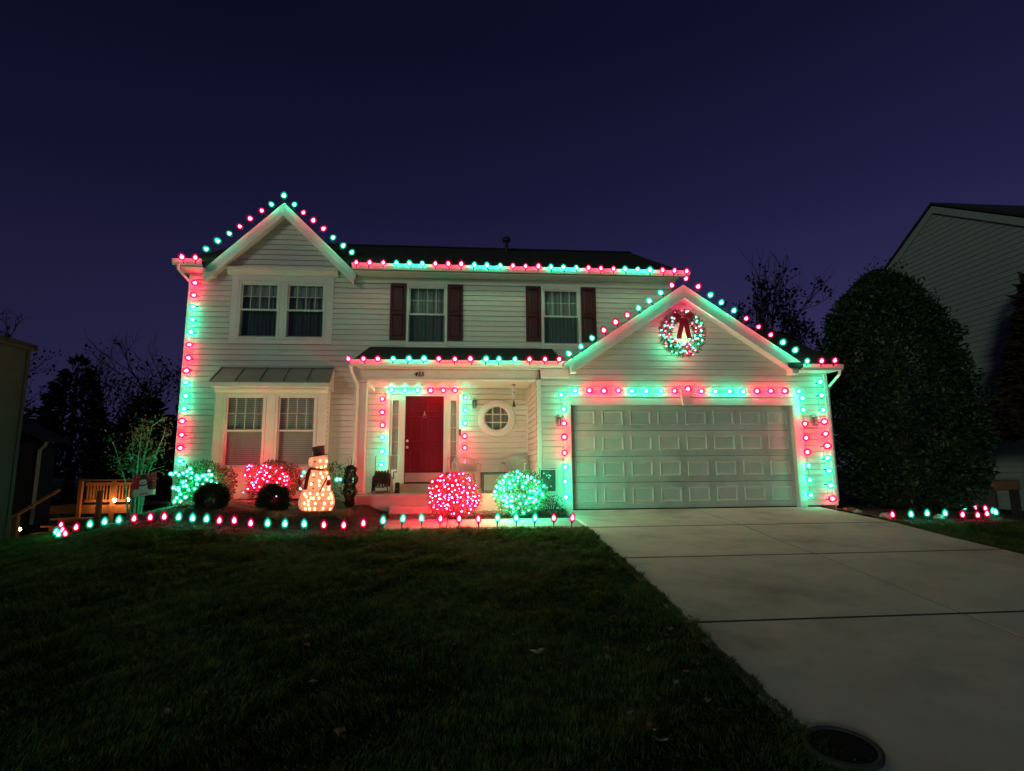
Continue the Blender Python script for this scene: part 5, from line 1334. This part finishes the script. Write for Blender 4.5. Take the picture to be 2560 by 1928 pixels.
def branchy(label, x, y, h, spread, seed, twigs=4, leaves=0, group='bare trees against the night sky', lean=0.0):
    base = gz(x, y)
    t = thing('bare_tree', label, 'tree', (x, y, base), group=group)
    r = random.Random(seed); b = MB(); tips = []; tw = MB()
    def grow(p, d, L_, rad, lev):
        q = p; pts = [p]; n = 3
        for k in range(n):
            d = (d + Vector((r.gauss(0, .13), r.gauss(0, .13), r.gauss(0, .07) + .05))).normalized()
            q = q + d * (L_ / n); pts.append(q)
        (b if lev < 3 else tw).tube(pts, [rad * (1 - .16 * k) for k in range(n + 1)], 5 if lev < 2 else 3, cap=False)
        if lev >= 5: tips.append((q, d)); return
        k = r.choice((3, 4)) if lev < 4 else r.choice((2, 3, 4))
        for _ in range(k):
            at = pts[r.choice((1, 2, 3, 3))] if lev else pts[r.choice((2, 3, 3))]
            nd = (d + Vector((r.gauss(0, spread), r.gauss(0, spread), r.gauss(.10, spread * .55)))).normalized()
            grow(at, nd, L_ * r.uniform(.55, .80), max(.006, rad * .58), lev + 1)
    grow(Vector((x, y, base - .2)), Vector((lean, 0, 1)), h * .34, .012 * h + .05, 0)
    b.build('trunk', M['bark_dark'], t); tw.build('twigs', M['bark_dark'], t)
    if leaves and tips:
        rs = np.random.RandomState(seed); idx = rs.randint(0, len(tips), leaves)
        keep = np.array([tips[k][0][:] for k in idx]); low = keep[:, 2] < base + h * .80
        P = keep[low] + rs.normal(0, .16, (low.sum(), 3)); D = np.array([tips[k][1][:] for k in idx])[low]
        np_obj('leaves', leaf_cloud(P, D, .26, .6, seed, .9), 4, M['twig_leaf'], t)
branchy('bare tree holding some dead leaves, behind the garage gable', 13.6, 16.0, 14.0, .42, 8, leaves=1700)
branchy('smaller bare leafy tree between the garage roof and the holly', 17.4, 18.0, 11.4, .46, 18, leaves=1500)
branchy('tall bare tree behind the left end of the house', -22.0, 26, 12.0, .40, 28, leaves=700)
branchy('bare tree rising behind the roof of the left neighbour', -31.5, 28, 14.5, .42, 38, leaves=900)
branchy('thin bare tree between the conifers and the house', -26.0, 30, 11.5, .42, 48, leaves=400)
conifer('tallest dark conifer between the left neighbour and the house', -25.6, 25, 9.1, 3.3, 6500, 101)
conifer('dark conifer close to the left end of the house', -20.9, 24, 6.9, 2.4, 5200, 103)
conifer('low broad conifer beside the wall of the left neighbour', -28.2, 24, 6.0, 3.0, 5200, 105)
conifer('dark conifer between the tallest one and the house', -23.0, 27, 6.6, 2.3, 4200, 107)
conifer('conifer filling the gap beside the left house wall', -18.2, 22, 5.4, 2.5, 4600, 109)
conifer('russet evergreen at the right edge before the neighbour wall', 10.95, -.1, 5.6, 1.10, 7000, 111, 'russet', .28, .33, None, 'russet_evergreen', 9)

conifer('dark evergreen added to darken the gap between garage wall and holly', 9.6, 13.5, 5.2, 2.6, 5200, 113)  # tree added to darken the gap behind the holly
# small many stemmed tree at the left corner
def myrtle():
    x, y = -8.98, .95; base = gz(x, y)
    t = thing('small_tree', 'small many stemmed tree with few leaves beside the snowman flag', 'tree', (x, y, base))
    r = random.Random(14); b = MB(); tips = []
    for k in range(9):
        a = k * .7 + r.uniform(-.2, .2); sp = r.uniform(.18, .62)
        e = Vector((x + sp * math.cos(a), y + sp * .7 * math.sin(a), base + r.uniform(1.45, 2.15)))
        p0 = Vector((x + .09 * math.cos(a), y + .08 * math.sin(a), base - .05)); m = p0.lerp(e, .55) - Vector((.1 * math.cos(a), 0, 0))
        b.tube([p0, p0.lerp(m, .5), m, e], [.024, .020, .014, .005], 5); tips += [m.lerp(e, .5), e]
        for _ in range(5):
            s0 = m.lerp(e, r.uniform(.0, .95)); s1 = s0 + Vector((r.gauss(0, .20), r.gauss(0, .14), r.uniform(.02, .26)))
            b.tube([s0, s0.lerp(s1, .5) + Vector((0, 0, .02)), s1], [.008, .006, .003], 4); tips += [s0.lerp(s1, .6), s1]
    b.build('trunk', M['bark_pale'], t)
    rs = np.random.RandomState(15); n = 1050; P = np.array([tips[k][:] for k in rs.randint(0, len(tips), n)]) + rs.normal(0, .075, (n, 3))
    P[:, 0] = np.minimum(P[:, 0], -8.42)
    np_obj('leaves', leaf_cloud(P, rs.normal(0, 1, (n, 3)), .062, .62, 16, .4), 4, M['myrtle'], t)
myrtle()

# ---------------------------------------------------------------- neighbour on the right
NX = 12.0
nr = thing('neighbour_house', 'dim grey sided house behind the holly tree on the right', 'house', (16, 3.4, -.3))
NA = (3.4, 8.78); NS = .60
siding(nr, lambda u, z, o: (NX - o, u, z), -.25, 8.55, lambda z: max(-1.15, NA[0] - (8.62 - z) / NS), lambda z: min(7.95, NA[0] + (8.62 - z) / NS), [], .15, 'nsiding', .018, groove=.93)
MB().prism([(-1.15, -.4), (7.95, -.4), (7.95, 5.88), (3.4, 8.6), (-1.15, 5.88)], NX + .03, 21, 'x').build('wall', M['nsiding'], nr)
def nslab(y0, z0, y1, z1, x0, x1, th, m, nm):
    return slab(nm, m, [(x0, y0, z0), (x1, y0, z0), (x1, y1, z1), (x0, y1, z1)], th, nr)
nslab(-1.6, NA[1] - 5.0 * NS, 3.4, NA[1], NX - .09, 21.3, .07, M['roof'], 'roof')
nslab(8.4, NA[1] - 5.0 * NS, 3.4, NA[1], NX - .09, 21.3, .07, M['roof'], 'roof')
for s in (-1, 1):
    p = [(3.4, NA[1] - .12), (3.4 + s * 5, NA[1] - .12 - 5 * NS), (3.4 + s * 5, NA[1] - .34 - 5 * NS), (3.4, NA[1] - .34)]
    MB().prism(p, NX - .07, NX - .035, 'x').build('rake_board', M['nsiding'], nr)
box('corner_board', M['trim'], NX - .03, NX + .08, 7.88, 8.0, -.3, 5.9, nr); box('corner_board', M['trim'], NX - .03, NX + .08, -1.2, -1.08, -.3, 5.9, nr)
MB().lathe([(.06, -.6), (.06, .14), (.15, .15), (.15, .24), (.02, .28)], (12.7, .95, 7.32), 10).build('roof_vent', M['black'], nr)

# ---------------------------------------------------------------- neighbour on the left, with deck and stairs
ln = thing('neighbour_house', 'dim tan sided house cut off at the left edge of the photo', 'house', (-15, 0, -.7))
NLX, NLY = -12.0, 1.82
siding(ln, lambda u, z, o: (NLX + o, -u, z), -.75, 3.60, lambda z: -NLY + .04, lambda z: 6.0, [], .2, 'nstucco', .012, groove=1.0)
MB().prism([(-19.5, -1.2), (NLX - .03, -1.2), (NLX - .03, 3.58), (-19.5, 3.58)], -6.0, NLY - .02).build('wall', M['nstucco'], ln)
box('corner_board', M['nstucco'], NLX - .08, NLX + .03, NLY - .10, NLY, -1, 3.58, ln)
slab('roof', M['roof'], [(NLX + .12, -6.2, 3.70), (NLX + .12, NLY + .06, 3.70), (-19.5, NLY + .06, 5.3), (-19.5, -6.2, 5.3)], .10, ln)
box('fascia', M['bark'], NLX + .06, NLX + .11, -6.2, NLY + .05, 3.56, 3.69, ln)
MB().lathe([(.22, 0), (.22, .75), (.36, .76), (.36, .92)], (-14.2, 2.6, 4.1), 8).build('chimney', M['black'], ln)
box('wing', M['nstucco'], -19, -14.46, 6.2, 6.8, -1, 1.72, ln)
slab('wing_roof', M['nstucco'], [(-14.22, 5.9, 1.88), (-14.22, 6.9, 1.88), (-16.5, 6.9, 2.98), (-16.5, 5.9, 2.98)], .14, ln)
box('gutter', M['nstucco'], -14.26, -14.14, 5.9, 6.9, 1.74, 1.84, ln)
MB().tube([(-14.2, 6.0, 1.74), (-14.28, 6.05, 1.62), (-14.44, 6.1, 1.5), (-14.44, 6.1, -.6)], .05, 4).build('downspout', M['trim'], ln)
dk = thing('wooden_deck', 'brown wooden deck with railing and stairs left of the house', 'deck', (-11.6, 6, -.4))
for k in range(14):
    box('floor_board', M['deckwood'], -13.2, -10.9, 4.95 + k * .145, 4.95 + k * .145 + .138, -.06, -.02, dk)
box('rim_board', M['deckwood'], -13.2, -10.9, 4.88, 4.945, -.24, -.03, dk)
for x in (-12.45, -11.62, -10.95):
    box('post', M['deckwood'], x - .045, x + .045, 4.80, 4.875, -.9, .62, dk)
box('rail', M['deckwood'], -12.5, -10.9, 4.79, 4.93, .621, .66, dk); box('rail', M['deckwood'], -12.40, -11.0, 4.94, 4.98, .50, .58, dk); box('rail', M['deckwood'], -12.40, -11.0, 4.94, 4.98, .05, .12, dk)
pr = None
for k in range(17):
    x = -12.36 + k * .082
    if pr is None:
        pr = MB().box(-.018, .018, -.018, .018, 0, .44).build('baluster', M['deckwood'], dk); o = pr
    else:
        o = pr.copy(); COL.objects.link(o); o.parent = dk; o.matrix_parent_inverse = pr.matrix_parent_inverse
    o.location = (x, 5.0, .09)
# stairs down towards the lawn
for k in range(4):
    box('tread', M['deckwood'], -12.30, -11.42, 3.55 - k * .30, 3.55 - k * .30 + .29, -.30 - k * .145, -.265 - k * .145, dk)
    box('riser', M['deckwood'], -12.29, -11.43, 3.83 - k * .30, 3.85 - k * .30, -.44 - k * .145, -.302 - k * .145, dk)
box('post', M['deckwood'], -12.44, -12.33, 2.52, 2.62, -1.1, -.12, dk); box('post', M['deckwood'], -11.40, -11.30, 3.75, 3.85, -1.1, .40, dk)
MB().tube([(-12.38, 3.9, .42), (-12.38, 2.55, -.10), (-12.6, 1.7, -.42)], .04, 4).build('rail', M['deckwood'], dk)
for k in range(7):
    y_ = 2.45 - k * .13; zt = -.14 - (2.55 - y_) * .37
    box('baluster', M['deckwood'], -12.40 - (2.55 - y_) * .26 - .018, -12.40 - (2.55 - y_) * .26 + .018, y_ - .018, y_ + .018, -.85, zt, dk)
dl = thing('deck_lights', 'three glowing amber bulbs strung along the deck railing', 'string lights', (-11.5, 4.72, .1))
bm_ = MB().lathe([(.004, -.05), (.035, -.03), (.045, .0), (.035, .03), (.004, .05)], n=8).mesh('amber_bulb', M['deck_bulb'], True)
for x, y_, z in ((-11.89, 4.70, .115), (-11.49, 4.70, .11), (-11.16, 4.70, .115)):
    o = bpy.data.objects.new('bulb', bm_); COL.objects.link(o); o.location = (x, y_, z); adopt(o, dl)
MB().tube([(-12.4, 4.76, .2), (-11.89, 4.72, .17), (-11.7, 4.72, .13), (-11.49, 4.72, .165), (-11.3, 4.72, .13), (-11.16, 4.72, .17), (-10.95, 4.76, .2)], .005, 4).build('cord', M['cord'], dl)
sl = thing('added_stair_bulb', 'small amber bulb added to light the deck stairs', 'added bulb', (-11.36, 3.2, -.3))  # bulb added so the treads catch warm light
o = bpy.data.objects.new('bulb', bm_); COL.objects.link(o); o.location = (-12.55, 2.95, -.45); o.scale = (.8, .8, .8); adopt(o, sl)
MB().tube([(-12.55, 2.95, -.95), (-12.55, 2.95, -.50)], .012, 5).build('stake', M['black'], sl)
for i, (x, lab) in enumerate(((-15.93, 'left one of two pale canvas panels behind the dark deck'), (-15.07, 'right one of two pale canvas panels behind the dark deck'))):
    t = thing('canvas_panel', lab, 'canvas panel', (x, 9.2, -.6), group='pale canvas panels behind the deck')
    MB().box(-.25, .25, -.01, .01, .98, 1.27).build('cloth', M['sheer'], t, world=False)
    MB().box(-.22, .24, .012, .03, .55, .985).build('lower_cloth', M['sheer_dim'], t, world=False)
    for s_ in (-.27, .27): MB().tube([(s_, 0, -.6), (s_, 0, 1.30)], .02, 5).build('post', M['bark_dark'], t, world=False)
gl_ = thing('patio_lantern', 'small glass patio lantern on the dark deck', 'lantern', (-13.9, 6.6, -.28))
b = MB(); b.box(-.10, .10, -.10, .10, 0, .02); b.lathe([(.13, .20), (.03, .27), (.0, .28)], n=4)
for s_ in (-.09, .09):
    for q in (-.09, .09): b.box(s_ - .01, s_ + .01, q - .01, q + .01, .02, .20)
b.build('frame', M['black'], gl_, world=False); MB().box(-.08, .08, -.08, .08, .021, .199).build('lantern_glass', M['glass'], gl_, world=False)
MB().lathe([(.03, .022), (.03, .10)], n=8).build('candle', M['paper'], gl_, world=False)
MB().lathe([(.008, .10), (.014, .125), (.002, .16)], n=6).build('flame', emit('candle_flame', (1, .5, .18), 14), gl_, world=False)

# ---------------------------------------------------------------- small things on the ground
def rock(label, x, y, s, seed):
    z = gz(x, y); r = random.Random(seed)
    b = MB(); b.lathe([(.35, -.2), (.9, .0), (1.0, .25), (.8, .55), (.4, .75), (.02, .80)], n=9)
    b.v = [(p[0] * (1 + r.uniform(-.16, .16)), p[1] * .75 * (1 + r.uniform(-.16, .16)), p[2] * (1 + r.uniform(-.15, .15))) for p in b.v]
    b.v = [(p[0] * s, p[1] * s, p[2] * s) for p in b.v]
    o = b.build('garden_rock', M['rock'], smooth=False); o.location = (x, y, z); o.rotation_euler = (0, 0, r.uniform(0, 6))
    md = o.modifiers.new('soft', 'SUBSURF'); md.levels = 1; md.render_levels = 1
    setp(o, label, 'rock', 'grey rocks edging the holly bed')
rock('pale rock nearest the garage in the bed right of the driveway', 5.58, -.85, .13, 1)
rock('flat grey rock behind the first red stake right of the driveway', 5.86, -1.25, .17, 2)
rock('round rock behind the green stakes under the holly', 7.05, -1.15, .15, 3)
bk = box('clay_brick', M['clay'], -.11, .11, -.05, .05, 0, .07); bk.location = (5.95, -.05, gz(5.95, -.05) + .02); bk.rotation_euler = (0, 0, R(14)); bevel(bk, .006)
setp(bk, 'orange clay brick lying under the holly near the garage corner', 'brick')
pl = thing('trough_planter', 'long brown trough planter right of the holly tree', 'planter', (10.12, .5, gz(10.1, .5)))
bevel(MB().box(-.36, .36, -.13, .13, .54, .78).build('trough', M['planter'], pl, world=False), .05, 3)
for s_ in (-.28, .28): MB().box(s_ - .03, s_ + .03, -.1, .1, -.05, .54).build('leg', M['bark_dark'], pl, world=False)
# round meter cover at the driveway edge
mc = thing('meter_cover', 'round dark meter cover lying at the near driveway edge', 'utility cover', (-.09, -8.5, gz(-.09, -8.5)))
tz = math.atan(.105)
b = MB(); b.lathe([(.205, -.05), (.21, .022), (.20, .030), (.178, .030), (.176, .018)], n=36, cap=False); rg = b.build('ring', M['lid_ring'], mc, True, world=False)
b = MB(); b.lathe([(.174, .0), (.174, .020), (.16, .024), (.0, .026)], n=36); ld = b.build('lid', M['lid'], mc, world=False)
b = MB(); b.tube([(.045 * math.cos(a) + .02, -.145 + .016 * math.sin(a), .028) for a in np.linspace(0, 6.2832, 13)], .006, 4, cap=False); lh = b.build('lift_ring', M['iron'], mc, world=False)
mc.rotation_euler = (tz, 0, 0)
# fallen leaves
def leaf_mesh(seed, crumple):
    r = random.Random(seed); b = MB(); n = 9; pts = []
    for k in range(n):
        a = k * 6.2832 / n; q = 1.0 if k % 2 else .55
        pts.append((q * math.cos(a) * 1.25, q * math.sin(a), crumple * r.uniform(-.2, 1)))
    b.add([(0, 0, .25 * crumple)] + pts, [(0, k + 1, (k + 1) % n + 1) for k in range(n)])
    return b
leaf_m = {(c, s): leaf_mesh(s, .5).mesh('fallen_leaf', M[c]) for c in ('dead_leaf', 'brown_leaf') for s in (1, 2, 3)}
rl = random.Random(33)
SPECIAL = {8: ('dead_leaf', .022, 'pale leaf lying near the walkway corner'), 13: ('brown_leaf', .040, 'reddish brown leaf on the dark lawn at the bottom edge'),
           15: ('dead_leaf', .075, 'largest pale crumpled leaf in the middle of the lawn'), 20: ('brown_leaf', .034, 'orange brown leaf on the grass beside the driveway'),
           21: ('dead_leaf', .035, 'pale leaf touching the driveway edge at the joint'), 25: ('brown_leaf', .055, 'big reddish brown leaf close to the meter cover'), 26: ('dead_leaf', .055, 'pale torn leaf close to the meter cover')}
for i, (x, y, z) in enumerate(LEAF_SPOTS):
    if i in SPECIAL: mk, s, lab = SPECIAL[i]; grp = None
    else: mk, s, lab, grp = ('dead_leaf' if rl.random() < .72 else 'brown_leaf'), rl.uniform(.014, .032), 'small dry leaf lying in the grass of the front lawn', 'small fallen leaves on the lawn'
    if i not in SPECIAL: lab = 'small %s leaf lying in the grass of the front lawn' % ('pale' if mk == 'dead_leaf' else 'brown'); grp = 'small %s leaves on the lawn' % ('pale' if mk == 'dead_leaf' else 'brown')
    o = bpy.data.objects.new('fallen_leaf', leaf_m[(mk, 1 + i % 3)]); COL.objects.link(o)
    o.location = (x, y, gz(x, y) + .062); o.scale = (s, s, s); o.rotation_euler = (rl.uniform(-.4, .4), rl.uniform(-.4, .4), rl.uniform(0, 6))
    setp(o, lab, 'leaf', grp)

# ---------------------------------------------------------------- grass
def grass(n, xr, yr, keep, seed, hmul=1.0):
    rs = np.random.RandomState(seed)
    x = rs.uniform(xr[0], xr[1], n); y = rs.uniform(yr[0], yr[1], n)
    k = keep(x, y); x, y = x[k], y[k]; n = len(x)
    wob = np.zeros(n)
    for q in range(14):
        f = rs.uniform(3.0, 26.0); t_ = rs.uniform(0, 6.28)
        wob += np.sin(x * f * np.cos(t_) + y * f * np.sin(t_) + rs.uniform(0, 6.28)) / (1 + f * .03)
    wob *= .8
    z = ground(x, y) - .005
    h = (.036 + .011 * wob + rs.uniform(-.010, .018, n)).clip(.016, .09) * hmul
    ang = 2.2 * np.sin(x * 2.3 + 1.3 * np.sin(y * 1.9)) + rs.normal(0, .9, n)
    ln_ = h * rs.uniform(.3, 1.7, n)
    w = rs.uniform(.003, .0065, n)
    dx, dy = np.cos(ang), np.sin(ang)
    P = np.empty((n, 3, 3))
    P[:, 0] = np.stack([x - dy * w, y + dx * w, z], 1); P[:, 1] = np.stack([x + dy * w, y - dx * w, z], 1)
    P[:, 2] = np.stack([x + dx * ln_, y + dy * ln_, z + h], 1)
    return P.reshape(-1, 3)
EX = [-10.4, -9.9, -9.3, -8.9, -8.2, -7.6, -7, -6, -5, -4, -3.66]; EYY = [.8, 0, -.75, -1.05, -1.52, -1.85, -2.1, -2.36, -2.5, -2.48, -2.3]
def keepL(x, y):
    e = np.where(x < -10.1, 1.6, np.where(x < -3.66, np.interp(x, EX, EYY) - .03, -2.13))
    e = e + .035 * np.sin(x * 19) + .02 * np.sin(x * 43)
    edge = -.165 + .02 * np.sin(y * 17) + .012 * np.sin(y * 41)
    dens = np.interp(y, [-12, -8.8, -6, -2], [.6, 1, 1, 1])
    vis = x > -2.3 - 1.02 * (y + 12.2) - 1.2
    return (y < e) & (x < edge) & vis & (np.random.RandomState(1).rand(len(x)) < dens)
v = np.concatenate([grass(620000, (-13, -.1), (-9.6, 1.6), keepL, 201),
                    grass(26000, (-13, -.1), (-2.9, -1.9), lambda x, y: keepL(x, y), 202, 1.25),
                    grass(70000, (5.32, 11.5), (-5.5, -1.1), lambda x, y: (y < np.where(x < 7.8, -1.66, -1.66 + (x - 7.8) * .9)) & (x < 8 - (y + 1.2) * .9 + 2), 203)])
setp(np_obj('grass', v, 3, M['grass']), kind='stuff')
